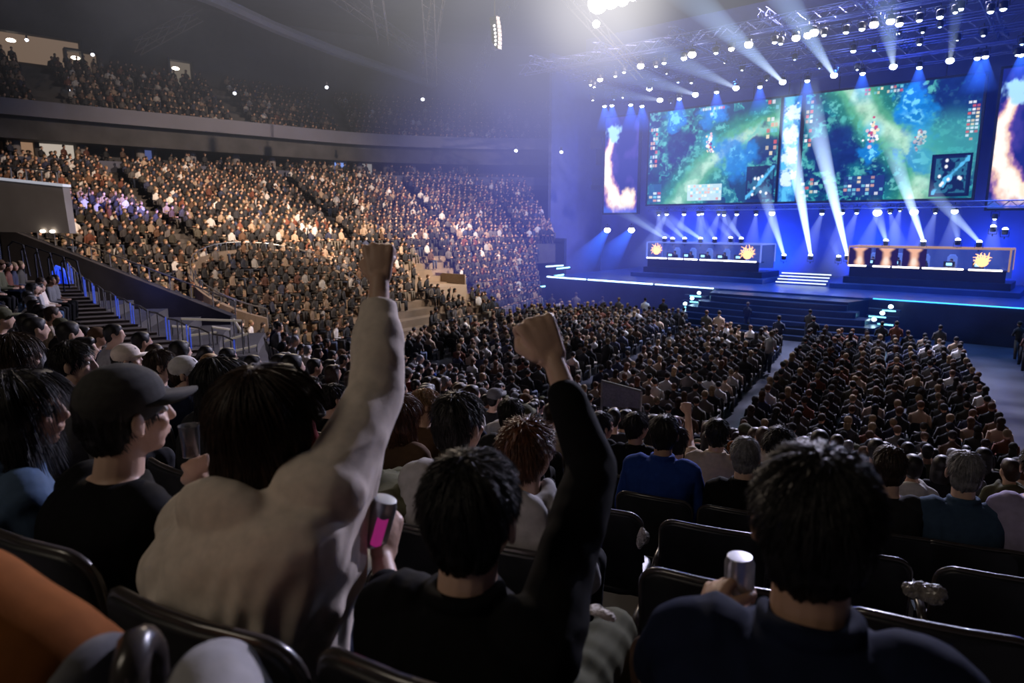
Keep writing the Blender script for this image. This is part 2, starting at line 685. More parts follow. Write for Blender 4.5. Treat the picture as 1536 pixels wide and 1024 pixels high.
    if st in ('short', 'buzz', 'spiky', 'crop'):
        t = .010 if st == 'buzz' else .018
        g.ell(H(0, -.020, .034), (.074 + t * .6, .090 + t * .8, .086 + t * .7), M, k=kk + 4)
        g.ell(H(0, -.052, -.022), (.068 + t * .4, .058, .082), M, k=kk)
        if st != 'buzz':
            g.ell(H(0, .02, .078), (.062, .066, .042), M, k=kk)
            for sd in (-1, 1):
                g.ell(H(sd * .062, .008, .032), (.018, .03, .030), M, k=8)
    elif st == 'bob':
        g.ell(H(0, -.022, .026), (.090, .104, .100), M, k=kk + 4)
        g.ell(H(0, -.042, -.050), (.094, .080, .105), M, k=kk + 4)
        for sd in (-1, 1):
            g.ell(H(sd * .075, -.002, -.055), (.030, .052, .10), M, k=kk)
        g.ell(H(0, .045, .085), (.07, .045, .035), M, k=kk)
    elif st == 'long':
        g.ell(H(0, -.022, .030), (.094, .108, .102), M, k=kk + 4)
        g.ell(H(0, -.055, -.075), (.090, .070, .13), M, k=kk + 4)
        g.ell(H(0, -.075, -.19), (.088, .045, .12), M, k=kk)
        for sd in (-1, 1):
            g.ell(H(sd * .078, -.01, -.085), (.024, .045, .13), M, k=kk)
        g.ell(H(0, .045, .08), (.066, .04, .035), M, k=kk)
    elif st == 'curly':
        rr = random.Random(3)
        g.ell(H(0, -.022, .035), (.105, .115, .11), M, k=kk + 4)
        for i in range(46):
            a, b = rr.uniform(0, 6.28), rr.uniform(-.5, 1.4)
            if math.sin(a) > .55 and b < .7:
                continue
            g.ell(H(math.cos(a) * math.cos(b) * .10, -.02 + math.sin(a) * math.cos(b) * .11, .03 + math.sin(b) * .105), (.025, .025, .025), k=8, m=6)
    if st == 'ponytail':
        g.ell(H(0, -.018, .034), (.086, .103, .098), M, k=kk + 4)
        g.ell(H(0, -.045, -.012), (.066, .055, .06), M, k=kk)
        g.cap(H(0, -.105, .03), H(0, -.14, -.04), .028, .03, k=8).cap(H(0, -.14, -.04), H(0, -.13, -.14), .03, .014, k=8)
    hv = P.get('hvox', max(vox * .9, .005))
    hm = remesh(g, hv, 2, 'hair')
    ns = P.get('strands', 0)
    if lod == 0:
        v, n = get_v(hm), get_n(hm)
        crown = np.array(H(0, -.045, .13))
        ang = np.arctan2(v[:, 0] - crown[0], v[:, 1] - crown[1])
        set_v(hm, v + n * ((vnoise(np.c_[ang * 9, v[:, 2] * 7, v[:, 1] * 2]) - .5) * .014 + (vnoise(v * 60) - .5) * .003)[:, None])
    if ns:
        v, n = get_v(hm), get_n(hm)
        idx = nr.integers(0, len(v), ns)
        if P.get('cap'):
            idx = idx[v[idx, 2] < HC.z + .01]
            ns = len(idx)
        p, nn = v[idx], n[idx]
        fl = p - crown
        fl[:, 2] -= .05
        fl += nr.normal(0, .010 if st in ('spiky', 'short', 'curly') else .008, fl.shape)
        ln = {'bob': .09, 'long': .11, 'spiky': .038, 'short': .034, 'crop': .022, 'buzz': .01}.get(st, .04)
        lift = {'bob': .003, 'long': .003, 'spiky': .016, 'short': .005, 'crop': .003, 'buzz': .002}.get(st, .01)
        segs = 6
        rad = np.array([.0011, .0012, .0011, .0009, .0006, .0002]) * P.get('thick', 1.0)
        step = ln / (segs - 1) * nr.uniform(.6, 1.3, (ns, 1))
        pts = [p - nn * .002]
        cur = p.copy()
        nc = np.array(HC)
        for k in range(1, segs):
            rad_dir = cur - nc
            rad_dir /= np.linalg.norm(rad_dir, axis=1)[:, None]
            if st in ('bob', 'long'):
                rad_dir = np.where((cur[:, 2:3] < HC.z), rad_dir * np.array([1, 1, 0]), rad_dir)
            f = fl - rad_dir * np.sum(fl * rad_dir, 1)[:, None]
            f /= np.linalg.norm(f, axis=1)[:, None] + 1e-6
            cur = cur + f * step
            pts.append(cur + rad_dir * (lift * (k / (segs - 1)) ** 1.5 * nr.uniform(.3, 1.2, (ns, 1))))
        sidev = np.cross(nn, fl)
        sidev /= np.linalg.norm(sidev, axis=1)[:, None] + 1e-6
        vs = []
        for k in range(segs):
            for a in range(3):
                ca, sa = math.cos(a * 2.094), math.sin(a * 2.094)
                vs.append(pts[k] + (sidev * ca + nn * sa) * rad[k])
        vs = np.stack(vs, 1)            # ns, segs*3, 3
        base = len(v)
        fs = []
        for k in range(segs - 1):
            for a in range(3):
                b = (a + 1) % 3
                fs.append((k * 3 + a, k * 3 + b, (k + 1) * 3 + b, (k + 1) * 3 + a))
        fs = np.array(fs)
        F = (np.arange(ns)[:, None, None] * segs * 3 + fs[None] ).reshape(-1, 4)
        g = G()
        hm2 = bpy.data.meshes.new('hair')
        of = [tuple(pl.vertices) for pl in hm.polygons]
        hm2.from_pydata(np.concatenate([v, vs.reshape(-1, 3)]).tolist(), [], of + (F + base).tolist())
        hm2.update()
        hm2.polygons.foreach_set('use_smooth', [True] * len(hm2.polygons))
        bpy.data.meshes.remove(hm)
        hm = hm2
    out['hair'] = hm
    if P.get('eyes'):
        g = G()
        for sd in (-1, 1):
            e = G()
            e.ell(H(sd * .031, .078, .006), (.0125, .010, .009), M, k=12)
            out['eye%d' % sd] = e.mesh('eye', True)
    if P.get('cap'):
        g = G()
        g.ell(H(0, -.014, .050), (.094, .110, .090), M, k=24)
        out['cap_crown'] = remesh(g, .008, 2, 'cap')
        bd = P.get('brim', 0)
        rs = []
        Mb = M @ rot_m(bd)
        for z, sc2 in ((.0, 1.0), (.006, 1.0)):
            rs.append([HC + V(Mb @ np.array((math.cos(a) * .078 * sc2, .07 + math.sin(a) * .10 * sc2, .052 + z - (math.cos(a) ** 2) * .02))) for a in np.linspace(0, 2 * math.pi, 24, endpoint=False)])
        b = G()
        b.rings(rs)
        out['brim'] = b.mesh('brim', True)
    out['_arms'] = arms
    out['_HC'] = HC
    return out


def build_person(ms, label, skin, hair, top, trs, loc, rz, group=None, shoes=None, cap=None, sub=None):
    t = thing('person', label, 'person', loc, rz, group)
    obj('body', ms['body'], skin, t)
    obj(sub or 'shirt', ms['top'], top, t)
    obj('trousers', ms['trousers'], trs, t)
    obj('shoe', ms['shoe-1'], shoes or CL['charcoal'], t)
    obj('shoe', ms['shoe1'], shoes or CL['charcoal'], t)
    obj('hair', ms['hair'], hair, t)
    for k in ('eye-1', 'eye1'):
        if k in ms:
            obj('eye', ms[k], mat('eye_white', (.6, .58, .55), .2, var=.05), t)
    if 'cap_crown' in ms:
        c = obj('cap', ms['cap_crown'], cap or CL['black'], t)
        obj('brim', ms['brim'], cap or CL['black'], c)
    return t


# ------------------------------------------------------------------ near bowl: circular terraces
BC = V((-9.1, 28.6, 0))
R0 = 30.0
PITCHROW = 1.05
NROW = 14
ANG0, ANG1 = 232.0, 334.0


def row_s(i):
    return 1.1 + PITCHROW * (i - 1)


def row_z(i):
    return 4.7 - .3 * row_s(i)


def s_of(p):
    return R0 - math.hypot(p.x - BC.x, p.y - BC.y)


def at_row(px, py, i, extra=0.0):
    """point on a picture ray where the near bowl is i rows down"""
    lo, hi = .3, 28
    for _ in range(50):
        m = (lo + hi) / 2
        if s_of(at(px, py, m)) < row_s(i) + extra:
            lo = m
        else:
            hi = m
    return at(px, py, lo)


def polar(ang, rho, z):
    return V((BC.x + rho * math.cos(R(ang)), BC.y + rho * math.sin(R(ang)), z))


def terrace(i0, i1):
    g = G()
    n = 60
    prof = []
    for i in range(i0, i1 + 1):
        s = row_s(i)
        prof += [(R0 - s + .42, row_z(i)), (R0 - s - .63, row_z(i))]
    prof += [(R0 - row_s(i1) - .63, 0.0), (prof[0][0], 0.0)]
    k = len(prof)
    vs, fs = [], []
    for a in range(n + 1):
        an = ANG0 + (ANG1 - ANG0) * a / n
        vs += [polar(an, r, z) for r, z in prof]
    for a in range(n):
        for j in range(k):
            q = (j + 1) % k
            fs.append((a * k + j, a * k + q, (a + 1) * k + q, (a + 1) * k + j))
    fs.append(tuple(range(k)))
    fs.append(tuple(n * k + j for j in range(k - 1, -1, -1)))
    g.add([tuple(p) for p in vs], fs)
    return g


obj('floor', G().box((-10, 25, -.1), (120, 90, .2)), mat('arena_floor', (.06, .065, .085), .28, var=.35, scale=.6), kind='structure')
obj('trim_1', terrace(-1, NROW), CONC, kind='structure')

# ------------------------------------------------------------------ seats
def rounded_panel(w, h, r, thick, bow=.03, k=6):
    """upright panel with round top corners; x width, z up from 0, bowed in y"""
    pts = []
    for j in range(k + 1):
        a = R(90 * j / k)
        pts.append((w / 2 - r + r * math.sin(R(90) - a + 0) * 1.0, h - r + r * math.sin(a)))
    pts = [(w / 2, 0.0), (w / 2, h * .4)] + [(w / 2 - r + r * math.cos(R(90 * j / k)), h - r + r * math.sin(R(90 * j / k))) for j in range(k + 1)]
    pts += [(w * .12, h + .004)]
    pts = pts + [(-x, z) for x, z in reversed(pts)]
    return pts


def seat_meshes():
    w, h = .47, .44
    pts = rounded_panel(w, h, .07, .04)
    back = []
    for off, sc in ((-.022, .955), (-.016, 1.0), (.012, 1.0), (.020, .955)):
        back.append([(x * sc, -.165 - z * .16 + off + (x / w * 2) ** 2 * .035, .44 + (z - h / 2) * (sc) + h / 2) for x, z in pts])
    g = G(); g.rings(back)
    b = g.mesh('backrest', True)
    g = G()
    rim = [(x, -.165 - z * .16 + .0 + (x / w * 2) ** 2 * .035, .44 + z) for x, z in pts if z > h * .3]
    g.tube(rim, .013, 6)
    rm = g.mesh('rim', True)
    g = G()
    pan = []
    for z, sc in ((.395, .9), (.405, 1), (.435, 1), (.445, .93)):
        pan.append([(math.copysign(abs(math.cos(a)) ** .45, math.cos(a)) * .21 * sc, .06 + math.copysign(abs(math.sin(a)) ** .45, math.sin(a)) * .21 * sc, z) for a in np.linspace(0, 2 * math.pi, 20, endpoint=False)])
    g.rings(pan)
    p = g.mesh('seat_pan', True)
    up = []
    for y, sc in ((-.105, .9), (-.095, 1), (-.065, 1), (-.055, .93)):
        up.append([(math.copysign(abs(math.cos(a)) ** .45, math.cos(a)) * .20 * sc, y, .60 + math.copysign(abs(math.sin(a)) ** .45, math.sin(a)) * .20 * sc) for a in np.linspace(0, 2 * math.pi, 20, endpoint=False)])
    pu = G().rings(up).mesh('seat_pan', True)
    g = G()
    g.tube([(-.26, -.2, .60), (-.26, -.12, .64), (-.26, .10, .64), (-.26, .15, .61), (-.26, .15, .57)], .019, 8)
    ar = g.mesh('armrest', True)
    g = G()
    g.box((-.26, -.04, .30), (.035, .09, .60)).box((-.26, -.02, .015), (.07, .26, .03)).box((0, -.06, .40), (.50, .05, .04))
    st = g.mesh('stand', False)
    return b, rm, p, pu, ar, st


SB, SR, SPN, SPU, SA, SST = seat_meshes()


def make_seat(loc, rz, label, up=False, zs=1.0, group=None, small=False):
    t = thing('arena_seat', label, 'seat', loc, rz, group)
    b = obj('backrest', SB, SEATM, t)
    obj('rim', SR, SEATR, b)
    obj('seat_pan', SPU if up else SPN, SEATM, t)
    obj('armrest', SA, SEATR, t)
    obj('stand', SST, DARKM, t)
    if zs != 1.0:
        t.scale = (1.04, 1, zs)
    return t


ORD = ['zeroth', 'first', 'second', 'third', 'fourth', 'fifth', 'sixth', 'seventh', 'eighth', 'ninth', 'tenth', 'eleventh', 'twelfth', 'thirteenth', 'fourteenth',
       'fifteenth', 'sixteenth', 'seventeenth', 'eighteenth', 'nineteenth', 'twentieth']


def ordn(n):
    if n < len(ORD):
        return ORD[n]
    suf = 'th' if 10 <= n % 100 <= 20 else {1: 'st', 2: 'nd', 3: 'rd'}.get(n % 10, 'th')
    return '%d%s' % (n, suf)

# ------------------------------------------------------------------ foreground people
taken = []          # (world position of the seat, row)


def radial_rz(p):
    f = V((BC.x - p.x, BC.y - p.y, 0)).normalized()
    return math.atan2(-f.x, f.y)


def place(px, py, row, phi=None, lean=.06, side=0.0, zoff=0.0, extra=0.0):
    H = at_row(px, py, row, extra)
    rz = heading(phi) if phi is not None else radial_rz(H)
    off = Matrix.Rotation(rz, 3, 'Z') @ V((side, lean, 0))
    root = V((H.x - off.x, H.y - off.y, row_z(row) + zoff))
    return H, root, rz


def loc_of(root, rz, p):
    return Matrix.Rotation(-rz, 3, 'Z') @ (V(p) - root)


LEGPX = {'man with thick black': ((985, 990, 1.48), None), 'black-haired man in black jacket': (None, (922, 948, 1.74))}


def hero(px, py, row, label, P, skin=0, hair=0, top='black', trs='charcoal', phi=None, seat=True, seat_label=None, zoff=0, sub=None, cap=None,
         armpx=None, hairm=None, zs=1.0, extra=0.0, group=None, sshift=0.0):
    P = dict(P)
    H, root, rz = place(px, py, row, phi, P.get('lean', .06), P.get('side', 0), zoff, extra)
    P['hz'] = H.z - root.z
    for k, pts in (armpx or {}).items():
        P['arm' + k] = [loc_of(root, rz, at(*q)) for q in pts]
    for k in ('L', 'R'):
        if 'backw' + k in P:
            P['back' + k] = Matrix.Rotation(-rz, 3, 'Z') @ P['backw' + k]
    for kx, lg in LEGPX.items():
        if label.startswith(kx):
            hipz = .53
            P['legs'] = []
            for sd, q in zip((-1, 1), lg):
                kn = loc_of(root, rz, at(*q)) if q else V((sd * .13, .42, hipz + .01))
                P['legs'].append((kn, V((kn.x, kn.y + .02, .10))))
    ms = person_meshes(P)
    t = build_person(ms, label, SKIN[skin], hairm or HAIR[hair], CL[top], CL[trs], root, rz, group=group, sub=sub, cap=cap)
    taken.append((root + RT * sshift - (FW * .07 if sshift else V((0, 0, 0))), row, rz, seat_label, zs, seat))
    return t, ms, root, rz


BK = -FW + V((0, 0, .15))          # toward the camera
# the woman in the hoodie
hero(400, 628, 1, 'woman with auburn-tinted black bob in beige grey hoodie, right fist raised high',
     dict(hair='bob', lean=.10, side=.0, tilt=R(15), yaw=-6, vox=.0045, cvox=.006, hvox=.006, strands=9000, thick=1.1, hood=True, wide=1.18, grow=.045, slack=1.32, web=[(.5, .072, (.17, .62), .09), (.8, .060, (.16, .40), .08), (.2, .08, (.17, .80), .09), (.35, .075, (.15, .50), .09), (.65, .066, (.165, .15), .08)],
          handR='fist', backwR=BK, hsc=1.04, cuffR=.72, cuffband=True, fold=.008, crease=.5, foldc=[], drape=.006, shR=(-.01, .05, .03)),
     skin=0, hairm=None, hair=1, top='beige', trs='navy', sub='hoodie',
     armpx=dict(R=[(565, 590, 1.62), (569, 420, 1.77), (567, 360, 1.81)], L=[(285, 840, 1.50), (335, 860, 1.80), (360, 850, 1.88)]), zs=1.05,
     seat_label='dark folding seat under the woman in the beige hoodie', sshift=.10)
# man with raised right fist in black
tB, mB, rB, zB = hero(712, 770, 1, 'black-haired man in black jacket with right fist raised and can in left hand',
     dict(hair='short', lean=.06, yaw=-3, vox=.0045, cvox=.006, hvox=.005, strands=8000, thick=1.1, collar=True, wide=1.02, grow=.022, slack=1.12,
          handR='fist', backwR=BK + RT * .25, handL='hold', backwL=RT * .8 - FW * .6, cuffR=.66, cuffL=.50, hsc=1.2, fold=.010, foldc=[]),
     skin=0, hair=0, top='black', trs='olive', sub='jacket',
     armpx=dict(R=[(888, 702, 1.47), (830, 540, 1.60), (800, 478, 1.63)], L=[(592, 940, 1.30), (573, 838, 1.46), (579, 800, 1.50)]), zs=1.05,
     seat_label='dark folding seat under the man in the black jacket', sshift=.07)
# man on the right with can
hero(1222, 785, 1, 'man with thick black hair in navy polo shirt holding silver can beside his face',
     dict(hair='short', lean=.06, yaw=2, vox=.0045, cvox=.006, hvox=.005, strands=8000, thick=1.1, collar=True, wide=1.10, grow=.018, slack=1.08, sleeve='short',
          handL='hold', backwL=-RT * .8 - FW * .5, fold=.012),
     skin=1, hair=0, top='navy', trs='brown', sub='polo_shirt',
     armpx=dict(L=[(985, 1010, 1.12), (1058, 925, 1.32), (1080, 875, 1.38)]), seat_label='dark folding seat under the man in the navy polo shirt')
# man in cap, left
hero(192, 622, 1, 'man in black cap and black tee looking right with cup near his chin',
     dict(hair='short', lean=.07, yaw=-8, vox=.006, cvox=.007, hvox=.006, strands=3000, cap=True, brim=R(-22), grow=.015, wide=1.0, sleeve='short', eyes=True,
          handR='hold', backwR=RT * .6 - FW, handL='relax'),
     skin=0, hair=0, top='black', trs='charcoal', sub='shirt', phi=34, cap=mat('cap_felt', (.05, .048, .045), .9, var=.2, scale=60),
     armpx=dict(R=[(330, 800, 1.62), (308, 722, 1.82), (293, 690, 1.88)]), zs=1.05, seat_label='dark folding seat under the man in the black cap')
# far left in denim
hero(36, 615, 1, 'person with chin-length dark hair in blue denim shirt, profile at left picture edge',
     dict(hair='bob', lean=.07, yaw=-36, vox=.007, cvox=.008, hvox=.006, strands=4000, collar=True, grow=.016, eyes=True),
     skin=1, hair=0, top='denim', trs='charcoal', phi=40, zs=1.05, seat_label='dark folding seat under the person in denim')
Q6 = dict(vox=.008, cvox=.009, hvox=.007, strands=2200, thick=1.4)
Q9 = dict(vox=.010, cvox=.011, hvox=.009, strands=1200, thick=1.9)
HS = [
    (690, 637, 2, 'man with short black hair in light grey sweater, seen over the black-jacketed man', dict(Q6, hair='short', yaw=-12, wide=1.02), 0, 0, 'light grey', None),
    (793, 678, 2, 'man with spiky reddish brown hair and pale grey hoodie under the black raised sleeve', dict(Q6, hair='spiky', yaw=-14, hood=True), 0, 2, 'light grey', None),
    (603, 622, 3, 'person with auburn hair and brown coat behind the raised beige sleeve', dict(Q6, hair='long', yaw=-22), 0, 2, 'brown', None),
    (640, 607, 4, 'blond person in profile next to the auburn-haired person', dict(Q9, hair='short', yaw=-50, eyes=True), 2, 3, 'brown', None),
    (768, 622, 4, 'dark-haired person in dark coat between the spiky-haired man and raised black sleeve', dict(Q9, hair='short'), 1, 0, 'charcoal', None),
    (903, 640, 5, 'man in grey tee, face turned right, just right of raised black sleeve', dict(Q9, hair='short', yaw=-40), 0, 0, 'charcoal', None),
    (956, 640, 5, 'man in black jacket left of the man in the royal blue shirt', dict(Q9, hair='short', yaw=-30, collar=True), 1, 0, 'black', None),
    (997, 650, 4, 'broad man with black hair in royal blue shirt', dict(Q6, hair='short', wide=1.15, collar=True, sleeve='long'), 1, 0, 'royal blue', None),
    (1076, 650, 5, 'man with dark hair in cream high-collared shirt', dict(Q9, hair='short', wide=1.05, collar=True), 0, 0, 'cream', None),
    (1118, 684, 4, 'grey-haired man in black jacket beside the cream shirt', dict(Q6, hair='crop', wide=1.0, collar=True), 0, 4, 'black', None),
    (1172, 668, 5, 'person with big curly black hair left of the nearest black-haired man', dict(Q9, hair='curly', yaw=-35), 1, 0, 'charcoal', None),
    (1333, 700, 4, 'man with cropped grey hair in charcoal tee right of nearest head', dict(Q6, hair='crop', yaw=5), 0, 1, 'charcoal', None),
    (1446, 708, 4, 'man with greying hair in dull navy polo at the right', dict(Q6, hair='crop', wide=1.12, collar=True), 0, 4, 'dull blue', None),
    (1560, 700, 4, 'person in lilac shirt cut by the right picture edge', dict(Q6, hair='short', wide=1.05), 0, 0, 'lilac', None),
    (113, 545, 2, 'man in profile with short black hair in grey hooded top at left', dict(Q6, hair='short', yaw=-45, hood=True, eyes=True), 0, 0, 'grey', 35),
    (30, 530, 2, 'person with long brown hair in profile at left edge, above the denim shirt', dict(Q6, hair='long', yaw=-40, eyes=True), 0, 1, 'charcoal', 38),
    (192, 540, 3, 'person with dark cropped hair and pale cap behind the black cap', dict(Q9, hair='short', yaw=-30, cap=True), 0, 0, 'charcoal', 38),
    (243, 548, 3, 'person with brown hair above the black cap brim', dict(Q9, hair='short', yaw=-35), 0, 1, 'grey', 38),
    (279, 560, 3, 'person in white baseball cap and navy jacket looking right', dict(Q9, hair='short', yaw=-40, cap=True), 0, 1, 'navy', 38),
    (335, 575, 2, 'dark-haired person leaning forward left of the beige hoodie', dict(Q6, hair='long', yaw=-25), 0, 0, 'charcoal', 36),
    (503, 597, 4, 'black-haired person seen between bob haircut and raised beige sleeve', dict(Q9, hair='short', yaw=-30), 0, 0, 'black', 30),
    (466, 580, 5, 'person with brown hair just right of the auburn bob', dict(Q9, hair='short', yaw=-40), 0, 1, 'grey', 30),
]
for px, py, row, lab, P, sk, hr, tp, phi in HS:
    hero(px, py, row, lab, P, skin=sk, hair=hr, top=tp, phi=phi, cap=CL['white'] if 'white baseball' in lab else CL['beige'])
# the raised bare arm further down
hero(1016, 662, 5, 'person in cream tee with bare right arm raised and fist closed',
     dict(Q9, vox=.008, hair='short', handR='fist', backwR=BK, sleeve='short'), top='cream',
     armpx=dict(R=[(1034, 662, 5.4), (1032, 620, 5.5), (1029, 600, 5.55)]))


def can(loc, axis, label, body, stripe=None):
    t = thing('drink_can', label, 'can', loc)
    ax = V(axis).normalized()
    t.rotation_mode = 'QUATERNION'
    t.rotation_quaternion = V((0, 0, 1)).rotation_difference(ax)
    obj('can_body', G().lathe([(.020, -.060), (.026, -.058), (.0325, -.050), (.0325, .046), (.027, .058), (.0275, .061), (.026, .0612)], k=32), body, t, smooth=True)
    obj('can_lid', G().lathe([(.001, .0575), (.0245, .0575), (.026, .0605), (.0268, .0605), (.0268, .059)], k=32), mat('can_aluminium', (.42, .42, .45), .32, 1.0, var=.03), t, smooth=True)
    g = G(); g.box((.004, .0, .0595), (.018, .012, .0015)).box((-.010, 0, .0585), (.012, .010, .001))
    obj('pull_tab', g, mat('can_tab', (.85, .85, .87), .25, 1.0, var=.03), t)
    if stripe:
        g = G()
        pts = []
        for z, r in ((-.040, .0329), (.030, .0329)):
            pts.append([(math.cos(a) * .0329, math.sin(a) * .0329, z + .006 * math.sin(a * 3)) for a in np.linspace(stripe[1] - .42, stripe[1] + .42, 10)])
        v = pts[0] + pts[1]
        g.add(v, [(i, i + 1, i + 11, i + 10) for i in range(9)])
        obj('can_label', g, stripe[0], t)
    return t


camdir = lambda p: math.atan2(-p.y, -p.x)
pc = at(568, 783, 1.475)
can(pc, V((0, 0, 1)) + RT * .30, 'silver drink can with pink label in hand beside beige hoodie', mat('can_silver', (.45, .46, .50), .3, .9, var=.1),
    (mat('pink_label', (.75, .04, .35), .4, var=.05, emit=(.8, .05, .4), estr=.22), camdir(pc) + .1))
pc = at(1109, 872, 1.38)
can(pc, V((0, 0, 1)) - RT * .04, 'plain silver drink can held left of nearest man\'s head', mat('can_plain', (.62, .62, .66), .3, .85, var=.15, scale=30))
# cup of the man in the cap
t = thing('drinking_glass', 'small clear glass held by man in black cap', 'glass', at(285, 660, 1.9))
gl, nt, out = new_mat('cup_glass')
b = nt.nodes.new('ShaderNodeBsdfPrincipled'); b.inputs['Transmission Weight'].default_value = .9; b.inputs['Roughness'].default_value = .08; b.inputs['Base Color'].default_value = (.8, .85, .9, 1)
nt.links.new(b.outputs[0], out.inputs[0])
obj('glass_wall', G().lathe([(.024, -.05), (.030, .045), (.031, .046), (.0285, .046), (.0225, -.045), (.001, -.046)], k=24), gl, t, smooth=True)
obj('drink', G().lathe([(.001, -.044), (.022, -.044), (.0255, .01), (.001, .01)], k=24), mat('cola', (.05, .02, .01), .1), t, smooth=True)

# neighbour's knee at the bottom edge and the rust jacket over the arm of the next seat
rootN = at(330, 700, .30); rootN = V((rootN.x, rootN.y, 0)) - FW * .62
rootN.z = row_z(0)
rzN = heading(20)
kn = loc_of(rootN, rzN, at(322, 1042, .78))
kn2 = kn + V((-.28, -.05, -.10))
PN = dict(hair='short', hz=1.05, lean=-.05, armL=[V((-.25, -.12, .72)), V((-.24, .02, .55)), V((-.24, .10, .52))], armR=[V((.25, -.12, .72)), V((.24, .02, .55)), V((.24, .10, .52))], vox=.009, cvox=.008, legs=[(kn2, kn2 + V((0, .12, -.45))), (kn, kn + V((.0, .20, -.42)))], side=0)
build_person(person_meshes(PN), 'person beside the camera, only bent knee in grey trousers shows at bottom edge', SKIN[0], HAIR[0], CL['charcoal'], CL['light grey'], rootN, rzN)
g = G()
c = at(62, 985, .80)
c2 = loc_of(V((0, 0, 0)), heading(35), c)
g.cap((-.16, -.02, .045), (.02, .0, -.01), .085, .080, k=16).ell((.03, .01, -.03), (.075, .09, .075)).ell((-.02, .02, -.10), (.12, .10, .10)).ell((-.12, .0, -.04), (.10, .09, .10))
me = remesh(g, .007, 14, 'jacket')
v, n = get_v(me), get_n(me)
set_v(me, v + n * ((vnoise(v * np.array([9, 9, 22])) - .5) * .010)[:, None])
jk = obj('draped_jacket', me, CL['rust orange'], None, c)
jk.rotation_euler.z = heading(25)
tag(jk, 'rust orange jacket bundled over seat arm in the bottom left corner', 'jacket')
ln = obj('lining', remesh(G().ell((.085, .015, -.035), (.040, .075, .075)), .006, 3, 'lining'), CL['grey'], jk)
ln['label'] = 'grey lining edge'
g = G()
pts = [at(190, 1060, .72), at(196, 1000, .74), at(203, 968, .76), at(215, 962, .80), at(226, 975, .84), at(230, 1010, .86), at(222, 1080, .86)]
g.tube([p - pts[0] for p in pts], .022, 12)
sa = obj('armrest_loop', g, SEATR, None, pts[0], smooth=True)
tag(sa, 'curved dark plastic armrest loop beside the rust jacket', 'armrest')

# coats and crumpled wrappers lying on seats
def crumple(name, px, py, row, size, m, label, cat, dz=.0, extra=-.1):
    p = at_row(px, py, row, extra)
    g = G()
    rr = random.Random(int(px))
    for i in range(7):
        g.ell((rr.uniform(-.5, .5) * size[0], rr.uniform(-.5, .5) * size[1], rr.uniform(-.3, .3) * size[2]), (size[0] * .45, size[1] * .5, size[2] * .5), k=12)
    me = remesh(g, max(size) / 11, 1, name)
    v, n = get_v(me), get_n(me)
    fr = 1.6 / max(size)
    set_v(me, v + nr.normal(0, max(size) * .022, v.shape))
    me.polygons.foreach_set('use_smooth', [name == 'folded_coat'] * len(me.polygons))
    o = obj(name, me, m, None, p)
    tag(o, label, cat)
    return o


crumple('folded_coat', 580, 735, 2, (.34, .2, .12), CL['olive'], 'olive brown coat heaped over seat back right of the beige hoodie', 'coat', extra=.0)
crumple('paper_bag', 965, 808, 2, (.035, .03, .06), mat('paper', (.45, .41, .36), .7, var=.1), 'small crumpled white paper bag between two empty seats', 'bag', extra=.5)
crumple('plastic_wrapper', 1385, 885, 2, (.07, .05, .035), mat('wrapper', (.22, .20, .18), .3, var=.2, coat=.4), 'shiny crumpled wrapper on the empty seat right of the nearest man', 'wrapper', extra=-.0)
crumple('paper_napkin', 903, 918, 1, (.05, .03, .012), mat('napkin', (.7, .66, .6), .8, var=.05), 'small white napkin on the knee of the man in black', 'napkin', extra=.32)
def rail_with_cloth():
    p, q = at(903, 572, 15.5), at(962, 588, 14.6)
    t = thing('draped_banner', 'pale sheer cloth draped over a rail at the foot of the near stand', 'banner', p)
    d = q - p
    g = G()
    vs, fs = [], []
    n, m = 24, 8
    for i in range(n + 1):
        for j in range(m + 1):
            f, h = i / n, j / m
            pt = d * f + FW * (.05 * math.sin(f * 19) * h) + V((0, 0, -h * (.62 - .25 * f)))
            vs.append(tuple(pt))
    for i in range(n):
        for j in range(m):
            a = i * (m + 1) + j
            fs.append((a, a + 1, a + m + 2, a + m + 1))
    g.add(vs, fs)
    obj('cloth', g, mat('sheer_cloth', (.25, .25, .32), .7, var=.2), t, smooth=True)
    obj('rail', G().tube([(0, 0, .02), tuple(d + V((0, 0, .02)))], .03, 8).tube([(0, 0, 0), (0, 0, -1.1)], .025, 6).tube([tuple(d), tuple(d + V((0, 0, -1.1)))], .025, 6), STEEL, t)


rail_with_cloth()
# ------------------------------------------------------------------ middle-distance people (near bowl), individuals
MID = []
MP = [('short', dict(hair='short')), ('short', dict(hair='short', yaw=-18, sleeve='short', wide=1.05)), ('long', dict(hair='long', yaw=-8)), ('ponytail', dict(hair='ponytail', yaw=-12, wide=.92)),
      ('bob', dict(hair='bob', yaw=-20, wide=.93)), ('short', dict(hair='crop', lean=.16, yaw=-10, wide=1.08)), ('capped', dict(hair='short', cap=True, yaw=-6)), ('short', dict(hair='short', lean=.02, yaw=14, hood=True))]
for nm, P in MP:
    ms = person_meshes(dict(P, lod=1, vox=.019, hz=1.2))
    MID.append((nm, ms))


def make_mid(var, label, sk, hr, tp, tr, loc, rz, sc, group=None, capc=None):
    nm, ms = MID[var]
    t = build_person(ms, label, SKIN[sk], HAIR[hr], CL[tp], CL[tr], loc, rz, group, cap=capc)
    t.scale = (sc, sc, sc)
    return t


